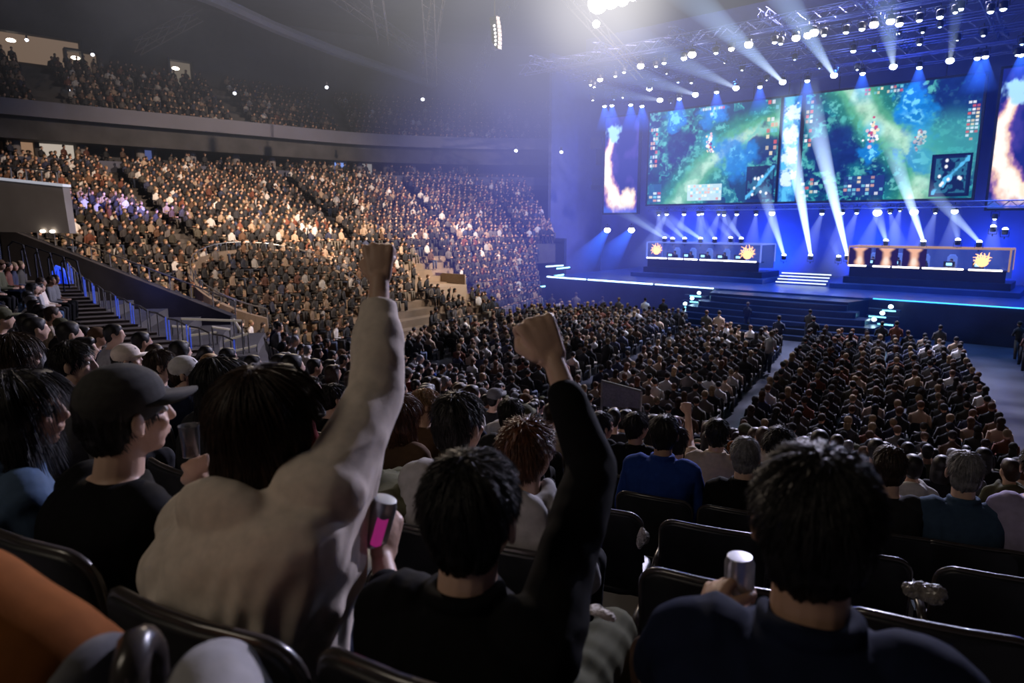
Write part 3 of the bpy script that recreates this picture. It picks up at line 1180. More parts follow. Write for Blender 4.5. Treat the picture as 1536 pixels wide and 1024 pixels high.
# occupied seat positions of the near bowl
slots = []
SP_ = .56
for i in range(1, NROW + 1):
    rho = R0 - row_s(i)
    n = int((ANG1 - ANG0 - 2) * math.pi / 180 * rho / SP_)
    for j in range(n):
        an = ANG0 + 1.2 + math.degrees(j * SP_ / rho)
        if i > 8 and (abs(an - 296) < .9 + .05 * i):
            continue
        p = polar(an, rho, row_z(i))
        s_ = row_s(i)
        if an < 239 or (s_ > 2.6 and an < 241) or (s_ > 3.6 and an < 244) or (4.9 < s_ < 8.6 and an < 256) or (4.9 < s_ < 8.6 and an < 271 - (s_ - 4.9) * .8):
            continue
        if any(r == i and (p - q).length < .52 for q, r, *_ in taken):
            continue
        pr = proj(p + V((0, 0, 1.0)))
        vis = pr is not None and -70 < pr[0] < 1606 and pr[1] < 1150
        slots.append(((p.x ** 2 + p.y ** 2) ** .5, i, j, p, vis, an, pr))
HIDE_D = 5.6
cand = []
for d, i, j, p, vis, an, pr in slots:
    if p.x * FW.x + p.y * FW.y < .2:
        continue
    left = (p.x * RT.x + p.y * RT.y) < -.30 * (p.x * FW.x + p.y * FW.y)
    lim = 4.2 if left else 5.6
    if d < lim or rnd.random() < .09:
        continue
    cand.append((d, i, j, p, vis, an, pr))
cand.sort(key=lambda q: q[0])
N_IND = 300 - len(taken) - 1 - 12
indiv = [q for q in cand if q[4]][:N_IND]
ids = {(q[1], q[2]) for q in indiv}
rest = [q for q in cand if (q[1], q[2]) not in ids and q[4]]
TOPS = ['black'] * 5 + ['charcoal'] * 6 + ['grey'] * 4 + ['light grey'] * 2 + ['cream', 'navy', 'navy', 'white', 'brown', 'olive', 'maroon', 'beige', 'denim', 'royal blue', 'rust orange']
rowcount = {}
for d, i, j, p, vis, an, pr in sorted(indiv, key=lambda q: (q[1], q[6][0])):
    rowcount[i] = rowcount.get(i, 0) + 1
    var = rnd.randrange(len(MID))
    hr = rnd.choices([0, 1, 2, 3, 4], [9, 5, 1, 1, 1])[0]
    tp = rnd.choice(TOPS)
    nm = MID[var][0]
    hn = {'short': 'short %s hair', 'long': 'long %s hair', 'ponytail': '%s ponytail', 'bob': '%s bob', 'capped': 'cap over %s hair'}[nm] % HAIRN[hr]
    if nm == 'capped':
        hn = 'brimmed cap'
    lab = '%s, %s top, %s from left in %s row, near stand' % (hn, tp, ordn(rowcount[i]), ordn(i))
    make_mid(var, lab, rnd.choice([0, 0, 1, 1, 2, 3]), hr, tp, rnd.choice(['charcoal', 'navy', 'black', 'denim']), p + V((0, 0, 0)), radial_rz(p) + rnd.uniform(-.2, .12), rnd.uniform(.93, 1.05),
             'spectators in the %s row of the near stand' % ordn(i), CL[rnd.choice(['grey', 'brown', 'olive', 'grey'])])

# seats, individuals
nseat = 0
seat_names = {}
srow = {}
allseat = []
for q, r, rz, sl, zs, st in taken:
    if st:
        allseat.append((math.hypot(q.x, q.y), r, V((q.x, q.y, row_z(r))), rz if r > 1 else radial_rz(q), sl, zs, False))
occ = {(q[1], q[2]) for q in cand}
for d, i, j, p, vis, an, pr in slots:
    if vis and p.x * FW.x + p.y * FW.y > .25 and d > .9:
        allseat.append((d, i, p, radial_rz(p), None, 1.0, (i, j) not in occ))
allseat.sort(key=lambda q: q[0])
seat_rest = allseat[297:]
fl = sorted(allseat[:297], key=lambda q: (q[1], (q[2].x * RT.x + q[2].y * RT.y) / max(.2, q[2].x * FW.x + q[2].y * FW.y)))
for d, i, p, rz, sl, zs, empty in fl:
    srow[i] = srow.get(i, 0) + 1
    lab = sl or '%s dark plastic folding seat, %s from left in %s row of near stand' % ('empty' if empty else 'occupied', ordn(srow[i]), ordn(i))
    make_seat(p, rz, lab, up=False, zs=zs, group='folding seats in the %s row of the near stand' % ordn(i))

# ------------------------------------------------------------------ distant crowd, far too many to count
def icos(c, r, m=1):
    g = G()
    g.ell(c, r, k=8, m=5)
    return np.concatenate(g.v), g.f


def lowpoly(stand=False, longhair=False, armup=False):
    parts = []          # (v, f, part id) 0 skin 1 hair 2 top 3 trousers
    z0 = .42 if stand else 0
    parts.append((*icos((0, .07, 1.19 + z0), (.078, .098, .118)), 0))
    hv = G(); hv.ell((0, .045, 1.238 + z0), (.094, .108, .100), k=10, m=6)
    if longhair:
        hv.ell((0, .0, 1.10 + z0), (.09, .06, .14), k=6, m=4)
    parts.append((np.concatenate(hv.v), hv.f, 1))
    g = G()
    rs = []
    for z, rx, ry, y in ((.42, .17, .13, 0), (.62, .165, .12, 0), (.88, .20, .12, .01), (.98, .21, .10, .02), (1.04, .10, .07, .03), (1.09, .055, .055, .04)):
        rs.append([(math.cos(a) * rx, y + math.sin(a) * ry, z + z0) for a in np.linspace(0, 2 * math.pi, 8, endpoint=False)])
    g.rings(rs)
    for sd in (-1, 1):
        if armup and sd == 1:
            g.tube([(sd * .19, .02, .96 + z0), (sd * .27, .12, 1.12 + z0), (sd * .24, .16, 1.36 + z0)], [.055, .045, .035], 5)
        else:
            g.tube([(sd * .19, .02, .96 + z0), (sd * .25, .05, .68 + z0), (sd * .10, .28, .66 + z0)], [.055, .048, .035], 5)
    parts.append((np.concatenate(g.v), g.f, 2))
    g = G()
    for sd in (-1, 1):
        g.ell((sd * (.24 if armup and sd == 1 else .06), .18 if armup and sd == 1 else .32, (1.42 if armup and sd == 1 else .66) + z0), (.045, .05, .045), k=6, m=4)
    parts.append((np.concatenate(g.v), g.f, 0))
    g = G()
    for sd in (-1, 1):
        if stand:
            g.tube([(sd * .09, 0, .9), (sd * .1, 0, .05)], [.1, .06], 6)
        else:
            g.tube([(sd * .09, 0, .50), (sd * .12, .42, .53), (sd * .12, .42, .05)], [.09, .075, .055], 5)
    parts.append((np.concatenate(g.v), g.f, 3))
    vs, fs, ids, n = [], [], [], 0
    for v, f, k in parts:
        vs.append(v); ids += [k] * len(v)
        for q in f:
            if len(q) > 4:
                for a in range(1, len(q) - 1):
                    fs.append((q[0] + n, q[a] + n, q[a + 1] + n, q[a + 1] + n))
            else:
                fs.append(tuple(x + n for x in q) if len(q) == 4 else (q[0] + n, q[1] + n, q[2] + n, q[2] + n))
        n += len(v)
    return np.concatenate(vs), fs, np.array(ids)


LPT = [lowpoly(), lowpoly(longhair=True), lowpoly(armup=True), lowpoly(stand=True), lowpoly()]
# triangulated faces for uniform arrays
LPT = [(v, np.array([t for q in f for t in (((q[0], q[1], q[2]),) if q[2] == q[3] else ((q[0], q[1], q[2]), (q[0], q[2], q[3])))]), k) for v, f, k in LPT]
crowd = []      # x y z rz scale template, shade factor for the colours
TOPC = np.array([(.02, .02, .024)] * 10 + [(.05, .045, .045)] * 6 + [(.15, .13, .12)] * 3 + [(.80, .76, .72)] * 2 + [(.5, .36, .25)] * 2 +
                [(.12, .06, .03), (.04, .05, .10), (.20, .06, .03), (.03, .035, .08), (.08, .07, .05)])
SKC = np.array([(.92, .56, .38), (.82, .46, .30), (.95, .64, .46), (.6, .32, .2)])
HRC = np.array([(.015, .012, .012), (.04, .022, .012), (.02, .014, .01), (.13, .06, .03), (.3, .2, .1)])
TRC = np.array([(.03, .03, .04), (.05, .07, .13), (.10, .09, .08), (.2, .17, .13)])


def add_person(p, rz, sc=1.0, tmpl=None, dark=1.0, zb=0.0):
    crowd.append((p[0], p[1], p[2] + zb, rz, sc, rnd.choices([0, 1, 2, 3], [60, 34, 2, 1.2])[0] if tmpl is None else tmpl, dark))


for q in rest:
    add_person(q[3], radial_rz(q[3]) + rnd.uniform(-.2, .1), rnd.uniform(.93, 1.05), rnd.choice([0, 0, 1]), .9)


def pl_len(P):
    return [((P[i + 1] - P[i]).length) for i in range(len(P) - 1)]


def pl_at(P, f):
    """point at fraction f of control index (not arclength) with smooth interpolation"""
    n = len(P) - 1
    x = min(max(f, 0), 1) * n
    i = min(int(x), n - 1)
    t = x - i
    p0, p1, p2, p3 = P[max(i - 1, 0)], P[i], P[i + 1], P[min(i + 2, n)]
    return .5 * ((2 * p1) + (p2 - p0) * t + (2 * p0 - 5 * p1 + 4 * p2 - p3) * t * t + (3 * p1 - p0 - 3 * p2 + p3) * t ** 3)


def vv(*a):
    return [V((x, y, 0)) for x, y in a]


FOC = V((-12, 44, 0))


def stand_tier(name, bot, top, zb, zt, n, mat_, fill=.95, aisles=(), dark=1.0, spacing=.56, seg=40, face=None, lo=0.0, hi=1.0, parapet=.9, skip=None):
    """raked tier between two plan curves; returns None. rows run along the curves"""
    g = G()
    vs, fs = [], []
    prof_n = 2 * n + 2
    for a in range(seg + 1):
        f = lo + (hi - lo) * a / seg
        B, T = pl_at(bot, f), pl_at(top, f)
        for k in range(n):
            z = zb + (zt - zb) * k / (n - 1)
            for e in (k / n, (k + 1) / n):
                p = B.lerp(T, e)
                vs.append((p.x, p.y, z))
        vs.append((T.x, T.y, zb - 1.5)); vs.append((B.x, B.y, zb - 1.5 if zb > 1.5 else 0))
    for a in range(seg):
        for j in range(prof_n):
            q = (j + 1) % prof_n
            fs.append((a * prof_n + j, (a + 1) * prof_n + j, (a + 1) * prof_n + q, a * prof_n + q))
    fs.append(tuple(range(prof_n - 1, -1, -1)))
    fs.append(tuple(seg * prof_n + j for j in range(prof_n)))
    g.add(vs, fs)
    obj(name, g, mat_, kind='structure')
    # people
    for k in range(n):
        z = zb + (zt - zb) * k / (n - 1)
        e = (k + .62) / n
        m = 400
        pts = [pl_at(bot, lo + (hi - lo) * a / m).lerp(pl_at(top, lo + (hi - lo) * a / m), e) for a in range(m + 1)]
        acc, nxt = 0, .3
        for a in range(m):
            acc += (pts[a + 1] - pts[a]).length
            if acc >= nxt:
                nxt += spacing
                f = lo + (hi - lo) * a / m
                if any(abs(f - af) < aw for af, aw in aisles):
                    continue
                if skip and skip(pts[a], k, f):
                    continue
                if rnd.random() > fill:
                    continue
                p = pts[a]
                d = ((face or FOC) - p).normalized()
                B, T = pl_at(bot, f), pl_at(top, f)
                d2 = (B - T).normalized()
                d = (d * .55 + d2 * .45).normalized()
                dk = dark * (.22 if in_pen(p) else 1) * rnd.uniform(.6, 1.1)  # pen crowd gets its shade through darker colours
                add_person((p.x + rnd.uniform(-.05, .05), p.y + rnd.uniform(-.08, .08), z), math.atan2(-d.x, d.y) + rnd.uniform(-.25, .25), rnd.uniform(.92, 1.06), None, dk)


PENC = V((-29.4, 17.2, 0))


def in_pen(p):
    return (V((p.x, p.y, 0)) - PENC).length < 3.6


TOPL = vv((-55, 2), (-53.5, 12), (-51.5, 24), (-50, 36), (-45.5, 46), (-41, 51))
BOTL = vv((-36.5, 8.4), (-35.5, 11.5), (-34, 20), (-33.5, 29), (-33, 38), (-32.5, 44.5))
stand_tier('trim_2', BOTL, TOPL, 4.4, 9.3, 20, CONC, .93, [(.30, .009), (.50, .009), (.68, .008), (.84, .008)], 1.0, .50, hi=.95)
TOP2 = vv((-35.2, 9.4), (-34.8, 12), (-33.2, 20), (-32.6, 29), (-32, 38), (-31, 46))
BOT2 = vv((-24.6, 13.0), (-24.8, 14.5), (-24.6, 19), (-26, 27), (-28.5, 35), (-30, 40.5))


def ring_skip(p, k, f):
    return (p - V((-25.6, 21.5, 0))).length < 1.9 or (p - V((-29.4, 27.5, 0))).length < 2.0 or (p - V((-27.0, 24.2, 0))).length < 1.2


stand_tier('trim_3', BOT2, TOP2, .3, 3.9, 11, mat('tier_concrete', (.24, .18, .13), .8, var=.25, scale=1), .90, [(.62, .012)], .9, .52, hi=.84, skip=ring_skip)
# upper deck
FAS = vv((-55, -8), (-53.4, 2), (-52.2, 15), (-50.6, 27), (-49.4, 36), (-46, 43), (-41, 49), (-35, 53.5))


def offs(P, d):
    out = []
    for i, p in enumerate(P):
        t = (P[min(i + 1, len(P) - 1)] - P[max(i - 1, 0)]).normalized()
        out.append(p + V((-t.y, t.x, 0)) * d)
    return out


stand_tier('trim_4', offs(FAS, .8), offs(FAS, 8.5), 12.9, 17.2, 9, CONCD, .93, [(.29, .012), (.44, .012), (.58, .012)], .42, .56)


def sweep(P, prof, seg=60, closed=True):
    vs, fs = [], []
    k = len(prof)
    offP = {}
    for a in range(seg + 1):
        for d, z in prof:
            key = round(d, 3)
            if key not in offP:
                offP[key] = offs(P, d)
            q = pl_at(offP[key], a / seg)
            vs.append((q.x, q.y, z))
    for a in range(seg):
        for j in range(k if closed else k - 1):
            q = (j + 1) % k
            fs.append((a * k + j, (a + 1) * k + j, (a + 1) * k + q, a * k + q))
    if closed:
        fs.append(tuple(range(k - 1, -1, -1)))
        fs.append(tuple(seg * k + j for j in range(k)))
    return G().add(vs, fs)


FASM = mat('fascia_paint', (.085, .085, .12), .6, var=.15, scale=.3)
obj('trim_5', sweep(FAS, [(0, 12.75), (0, 13.75), (.25, 13.75), (.25, 12.95), (.25, 12.75)]), FASM, kind='structure')
obj('trim_11', sweep(FAS, [(.25, 12.9), (.25, 13.1), (9.0, 13.1), (9.0, 12.9)]), CONCD, kind='structure')
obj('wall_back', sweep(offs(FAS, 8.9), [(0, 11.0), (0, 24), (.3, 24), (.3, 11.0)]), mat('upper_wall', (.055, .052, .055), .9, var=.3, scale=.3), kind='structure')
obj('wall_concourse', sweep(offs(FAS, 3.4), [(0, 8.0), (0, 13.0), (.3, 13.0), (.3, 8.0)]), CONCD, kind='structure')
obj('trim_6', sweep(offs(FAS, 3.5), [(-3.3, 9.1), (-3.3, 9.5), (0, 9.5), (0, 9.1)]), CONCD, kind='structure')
obj('trim_7', sweep(offs(FAS, 1.9), [(-1.6, 9.4), (-1.6, 10.25), (-1.45, 10.25), (-1.45, 9.4)]), mat('parapet_blue', (.05, .055, .10), .6, var=.2), kind='structure')
# columns, ceiling lights and lit openings of the concourse
colm = mat('column_paint', (.20, .18, .18), .7, var=.15)
for i in range(15):
    f = .18 + i * .042
    p = pl_at(offs(FAS, 2.4), f)
    g = G()
    g.lathe([(.45, 9.5), (.45, 9.7), (.32, 9.75), (.32, 12.8), (.45, 12.9), (.45, 13.0)], k=16)
    o = obj('concourse_column', g, colm, None, (p.x, p.y, 0))
    tag(o, 'pale round column, %s from left under the upper deck' % ordn(i + 1), 'column', 'columns along the open concourse')
DL = emis('downlight_glow', (.75, .8, 1), 9)
for i in range(17):
    f = .17 + i * .038
    p = pl_at(offs(FAS, 1.2 + (i % 3) * .7), f)
    t = thing('downlight', 'small recessed ceiling light, %s from left under the upper deck' % ordn(i + 1), 'light', (p.x, p.y, 13.0), 0, 'downlights of the concourse')
    obj('light_trim', G().lathe([(.10, -.05), (.17, -.05), (.17, 0), (.10, 0)], k=12), DARKM, t)
    obj('light_lens', G().lathe([(.001, -.06), (.11, -.06), (.11, -.03), (.001, -.03)], k=12), DL, t)


def doorway(px, py, w, h, off, zb, col, st, label, lampon=True):
    """lit room opening in a wall that follows the deck curve; stands where its picture column meets the wall"""
    P = offs(FAS, off)
    best = min((abs((proj((*pl_at(P, a / 600).xy, zb)) or (9e9, 0))[0] - px), a) for a in range(601))[1]
    p = pl_at(P, best / 600)
    q = pl_at(P, min(best + 4, 600) / 600)
    d = (q - p).normalized()
    t = thing('lit_doorway', label, 'doorway', (p.x, p.y, zb), math.atan2(d.y, d.x))
    g = G()
    g.box((0, .32, h / 2), (w, .04, h))
    obj('room_wall', g, emis('room_%d_%d' % (px, py), col, st), t)
    g = G()
    g.box((-w / 2 - .08, 0, h / 2), (.16, .7, h + .2)).box((w / 2 + .08, 0, h / 2), (.16, .7, h + .2)).box((0, 0, h + .08), (w + .3, .7, .16))
    obj('door_frame', g, CONCD, t)
    if lampon:
        g = G().ell((-w * .2, .12, h * .72), (.30, .08, .13), k=12)
        obj('ceiling_lamp', g, emis('door_lamp', (1, .88, .72), 7), t, smooth=True)
    return t


doorway(52, 80, 6.0, 1.9, 8.2, 17.6, (.35, .24, .17), .42, 'wide warm-lit opening at top left behind the highest seats')
doorway(125, 105, 2.0, 1.5, 8.2, 17.3, (.30, .21, .15), .35, 'second warm-lit opening along the top deck back wall')
doorway(272, 122, 1.7, 2.0, 8.2, 17.2, (.33, .27, .21), .35, 'small lit doorway high on the back wall, right of the wide opening')
doorway(35, 190, 1.6, 3.0, 2.8, 9.7, (.55, .33, .2), .50, 'orange-lit room on the concourse nearest the left edge')
doorway(88, 195, 2.2, 3.0, 2.8, 9.7, (.7, .6, .5), .65, 'brightly lit concourse room with people standing in front')
doorway(505, 225, 1.7, 3.0, 2.8, 9.7, (.25, .40, 1.0), .75, 'blue white lit doorway in the middle of the concourse')
doorway(545, 228, 1.8, 3.0, 2.8, 9.7, (.45, .42, .42), .45, 'greyish lit doorway right of the blue one', False)
doorway(222, 205, 1.0, 3.0, 2.8, 9.7, (.13, .17, .45), .5, 'dim blue doorway left of the middle of the concourse', False)
# concourse people
for i in range(150):
    f = rnd.uniform(.12, .8)
    p = pl_at(offs(FAS, rnd.choice([.8, 1.5, 2.3])), f)
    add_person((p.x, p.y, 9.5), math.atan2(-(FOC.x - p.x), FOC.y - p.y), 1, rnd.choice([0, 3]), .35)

# ------------------------------------------------------------------ end wall of the stand and the vomitory
A = at(88, 345, 30.0); B = at(392, 487, 27.0)
A = V((-36.6, 8.2, 5.9)); B = V((-24.2, 12.2, 2.6))
WALLM = mat('vomitory_wall', (.045, .042, .048), .85, var=.25, scale=1.0)
g = G()
d = (B - A); dn = V((d.y, -d.x, 0)).normalized() * .3
A2 = A + V((-20, -3.5, 6.5))
vs = [A2, A, B, V((B.x, B.y, -.05)), V((A.x, A.y, -.05)), V((A2.x, A2.y, -.05))]
g.add([tuple(p) for p in vs] + [tuple(p + dn) for p in vs], [(0, 1, 4, 5), (1, 2, 3, 4), (11, 10, 7, 6), (10, 9, 8, 7), (0, 6, 7, 1), (1, 7, 8, 2), (2, 8, 9, 3), (5, 11, 6, 0)])
obj('wall_left', g, WALLM, kind='structure')
g = G()
for i in range(13):
    p = A.lerp(B, i / 12)
    g.tube([p + V((.15, -.1, 0)), p + V((.15, -.1, .55))], .025, 6)
g.tube([A + V((.15, -.1, .55)), B + V((.15, -.1, .55))], .03, 6)
tag(obj('wall_railing', g, STEEL), 'thin steel rail along the top of the dark sloping vomitory wall', 'railing')
# pale block of the vomitory mouth at the left edge
p0 = at(98, 300, 22.0)
rzb = heading(72)
t = thing('parapet_block', 'grey painted parapet block with bright top edge at the left picture edge', 'parapet', p0, heading(8))
g = G()
w_, h_ = 3.6, 1.72
g.add([(-w_, 0, -1.0), (0.02, 0, -1.06), (-.05, 0, .42), (-w_, 0, .78), (-w_, .3, -1.0), (0, .3, -1.06), (-.05, .3, .42), (-w_, .3, .78)],
      [(0, 1, 2, 3), (7, 6, 5, 4), (0, 4, 5, 1), (1, 5, 6, 2), (2, 6, 7, 3), (3, 7, 4, 0)])
obj('block_face', g, mat('parapet_paint', (.30, .26, .24), .8, var=.12, scale=.8), t)
g = G()
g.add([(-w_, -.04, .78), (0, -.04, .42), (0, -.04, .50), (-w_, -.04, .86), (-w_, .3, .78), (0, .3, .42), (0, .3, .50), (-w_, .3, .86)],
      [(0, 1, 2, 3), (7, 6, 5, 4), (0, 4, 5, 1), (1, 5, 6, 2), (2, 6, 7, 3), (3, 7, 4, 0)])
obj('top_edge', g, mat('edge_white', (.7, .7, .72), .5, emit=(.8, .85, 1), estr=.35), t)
g = G()
g.ell((-.9, -.06, -.99), (.09, .06, .05), k=10).ell((-.55, -.06, -1.0), (.09, .06, .05), k=10)
obj('under_lamp', g, emis('under_lamp_glow', (1, .9, .75), 6), t)
g = G()
for i in range(7):
    g.tube([(-w_ + i * .55, .1, .82 - i * .055), (-w_ + i * .55, .1, 1.25 - i * .055)], .022, 6)
g.tube([(-w_, .1, 1.25), (-.2, .1, .90)], .025, 6)
obj('rail', g, STEEL, t)
g = G().box((-3.05, -.25, -1.9), (.9, .5, 2.6)).box((-2.6, -.3, -.3), (.35, .08, .05))
obj('side_panel', g, DARKM, t)

# stair with blue-lit railing: it runs down across the terraces from the vomitory mouth
def stair_pt(f, side=0.0):
    an, s_ = 233.5 + 22 * f, 2.5 + 4.8 * f
    p = polar(an, R0 - s_ - side, 4.7 - .3 * (s_ + side) + .06)
    return p


g = G()
n = 22
for i in range(n):
    a, b, c_, d_ = stair_pt(i / n, -.8), stair_pt(i / n, .8), stair_pt((i + 1) / n, .8), stair_pt((i + 1) / n, -.8)
    z = max(a.z, b.z) - .05
    g.add([(q.x, q.y, 0) for q in (a, b, c_, d_)] + [(q.x, q.y, z) for q in (a, b, c_, d_)], [(3, 2, 1, 0), (4, 5, 6, 7), (0, 1, 5, 4), (1, 2, 6, 5), (2, 3, 7, 6), (3, 0, 4, 7)])
obj('trim_8', g, mat('stair_concrete', (.12, .095, .075), .8, var=.2, scale=2), kind='structure')
BLUEST = mat('blue_glow_steel', (.25, .3, .5), .35, .7, var=.1, emit=(.05, .12, 1.0), estr=.35)  # blue light is put into the steel as its own glow
for i in range(12):
    p, q = stair_pt(i / 12, .75), stair_pt((i + .85) / 12, .75)
    t = thing('stair_railing', 'blue-lit steel rail section, %s from top of vomitory stair' % ordn(i + 1), 'railing', p, 0, 'rail sections of the vomitory stair')
    dq = q - p
    obj('post', G().tube([(0, 0, 0), (0, 0, 1.0)], .017, 8), BLUEST if i % 3 != 2 else STEEL, t)
    obj('post', G().tube([tuple(dq * .5), tuple(dq * .5 + V((0, 0, 1.0)))], .020, 8), STEEL, t)
    obj('post', G().tube([tuple(dq), tuple(dq + V((0, 0, 1.0)))], .017, 8), BLUEST if i % 3 != 1 else STEEL, t)
    obj('handrail', G().tube([(0, 0, .98), tuple(dq * .5 + V((0, 0, 1.02))), tuple(dq + V((0, 0, .98)))], .024, 8), STEEL, t)
# landing rails, pale horizontal bars at the foot
for i, (a, b) in enumerate([((272, 478), (362, 481)), ((258, 489), (300, 492)), ((285, 503), (325, 498)), ((318, 490), (345, 494)), ((335, 512), (372, 500)), ((288, 533), (335, 522)), ((345, 528), (385, 518)), ((350, 478), (366, 502))]):
    z1 = 2.5 - i * .10
    p, q = at(*a, 19.0 + i * .1), at(*b, 19.3 + i * .1)
    t = thing('landing_rail', 'pale steel guard rail, %s of the stack at the stair foot' % ordn(i + 1), 'railing', p, 0, 'guard rails at the stair foot')
    obj('top_bar', G().tube([(0, 0, 0), tuple(q - p)], .035, 8), mat('pale_glow_steel', (.6, .52, .45), .4, .3, var=.1, emit=(1, .85, .7), estr=.12), t)  # faint glow put into the steel in place of caught light
    obj('post', G().tube([(0, 0, 0), (0, 0, -1.0)], .025, 8), STEEL, t)
    obj('post', G().tube([tuple(q - p), tuple(q - p + V((0, 0, -1.0)))], .025, 8), STEEL, t)
# blue-lit gate at the head of the stair
pg = at(92, 420, 21.0)
t = thing('vomitory_gate', 'arched metal gate glowing blue below the parapet block', 'gate', pg, heading(20))
g = G()
g.tube([(-.3, 0, -.5), (-.3, 0, .25), (-.15, 0, .42), (.1, 0, .35), (.3, 0, .05), (.3, 0, -.5)], .05, 8)
for x in (-.1, .1):
    g.tube([(x, 0, -.5), (x, 0, .36)], .03, 6)
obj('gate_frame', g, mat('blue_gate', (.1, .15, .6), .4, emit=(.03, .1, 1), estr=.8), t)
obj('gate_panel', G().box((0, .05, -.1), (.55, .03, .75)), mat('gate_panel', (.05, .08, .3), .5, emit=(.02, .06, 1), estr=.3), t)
# left-edge rails beside the block
for i in range(5):
    p = at(12 + i * 20, 372 + i * 6, 19.5)
    t = thing('stair_handrail', 'dark looping handrail, %s from left below the parapet block' % ordn(i + 1), 'railing', p - V((0, 0, .8)), 0, 'looping handrails at the left edge')
    obj('rail_loop', G().tube([(0, 0, 0), (0, 0, .85), (.15, .1, 1.0), (.5, .25, .9), (.6, .3, 0)], .025, 8), DARKM, t)

# round pen with curved low wall at the corner of the lower tier
pen = thing('curved_pen_wall', 'curved pale low wall ringing a dark knot of crowd at the corner of the lower seats', 'wall', (PENC.x, PENC.y, 0))


def pen_z(a, r):
    u_ = PENC.x + math.cos(a) * r
    return .3 + 3.6 * min(1, max(0, (-24.7 - u_) / 9.1))


g = G(); vs = []; fs = []; n = 40
for i in range(n + 1):
    a = R(70 + 250 * i / n)
    for rr, z in ((3.8, pen_z(a, 3.8) - .6), (4.05, pen_z(a, 3.8) - .6), (4.05, pen_z(a, 3.8) + 1.0), (3.8, pen_z(a, 3.8) + 1.0)):
        vs.append((math.cos(a) * rr, math.sin(a) * rr, z))
for i in range(n):
    for j in range(4):
        q = (j + 1) % 4
        fs.append((i * 4 + j, (i + 1) * 4 + j, (i + 1) * 4 + q, i * 4 + q))
fs += [(0, 1, 2, 3), (n * 4 + 3, n * 4 + 2, n * 4 + 1, n * 4)]
obj('pen_wall', g.add(vs, fs), mat('pen_paint', (.20, .155, .12), .7, var=.15), pen)
g = G()
rp_ = []
for i in range(26):
    a = R(70 + 10 * i)
    zz = pen_z(a, 3.8) + 1.0
    g.tube([(math.cos(a) * 3.92, math.sin(a) * 3.92, zz), (math.cos(a) * 3.92, math.sin(a) * 3.92, zz + .4)], .025, 6)
    rp_.append((math.cos(a) * 3.92, math.sin(a) * 3.92, zz + .4))
g.tube(rp_, .03, 6)
obj('pen_rail', g, STEEL, pen)
# tan open floor patches and the camera riser among the lower crowd
tag(obj('camera_platform', G().box((0, 0, 1.2), (2.6, 2.2, 2.4)).box((0, 1.0, 2.7), (2.6, .06, .6)), mat('ply', (.38, .30, .22), .7, var=.15), None, (-29.4, 27.5, 0)), 'tan camera platform standing among the lower crowd', 'platform')

# ------------------------------------------------------------------ floor seating: three blocks
def floor_blocks():
    out = []
    ca, sa = math.cos(R(11)), math.sin(R(11))
    for name, q0, q1, v1 in (('left', -19.5, -9.9, 34.0), ('centre', -8.1, -4.1, 31.0), ('right', -2.7, 3.2, 33.0), ('edge', -22.5, -20.4, 34)):
        r = 0
        v = v1
        while v > 11:
            q = q0
            while q < q1:
                u_ = q - .2 * v
                p = V((u_, v + (q - q0) * .2 - (q1 - q0) * .1, 0))
                if (p - V((BC.x, BC.y, 0))).length < R0 - row_s(NROW) - 1.2 or p.y > BC.y or (p.x < -21 and p.y > 16.5):
                    if not (p.x < -24.0 + max(0, (27 - p.y)) * .05 - max(0, p.y - 27) * .35 and p.y > 12):
                        out.append((p, name, r))
                q += .54
            v -= .88
            r += 1
    return out


FL = floor_blocks()
fseats = []
for p, name, r in FL:
    if rnd.random() < .94:
        st = r == 0 and rnd.random() < .55
        add_person((p.x + rnd.uniform(-.04, .04), p.y + rnd.uniform(-.06, .06), 0), R(11) + rnd.uniform(-.2, .2), rnd.uniform(.94, 1.06), 3 if st else rnd.choice([0, 0, 1]), 1.0)
    fseats.append(p)
for i in range(8):
    p = at_z(1525 + i * 6, 540 + i * 9, 0)
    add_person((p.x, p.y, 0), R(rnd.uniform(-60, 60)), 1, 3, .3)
for (px, py) in ((1120, 500), (1020, 520), (1210, 515), (865, 560), (905, 575), (1150, 560)):
    p = at_z(px, py, 0)
    add_person((p.x, p.y, 0), R(rnd.uniform(-60, 60)), 1, 3, .45)

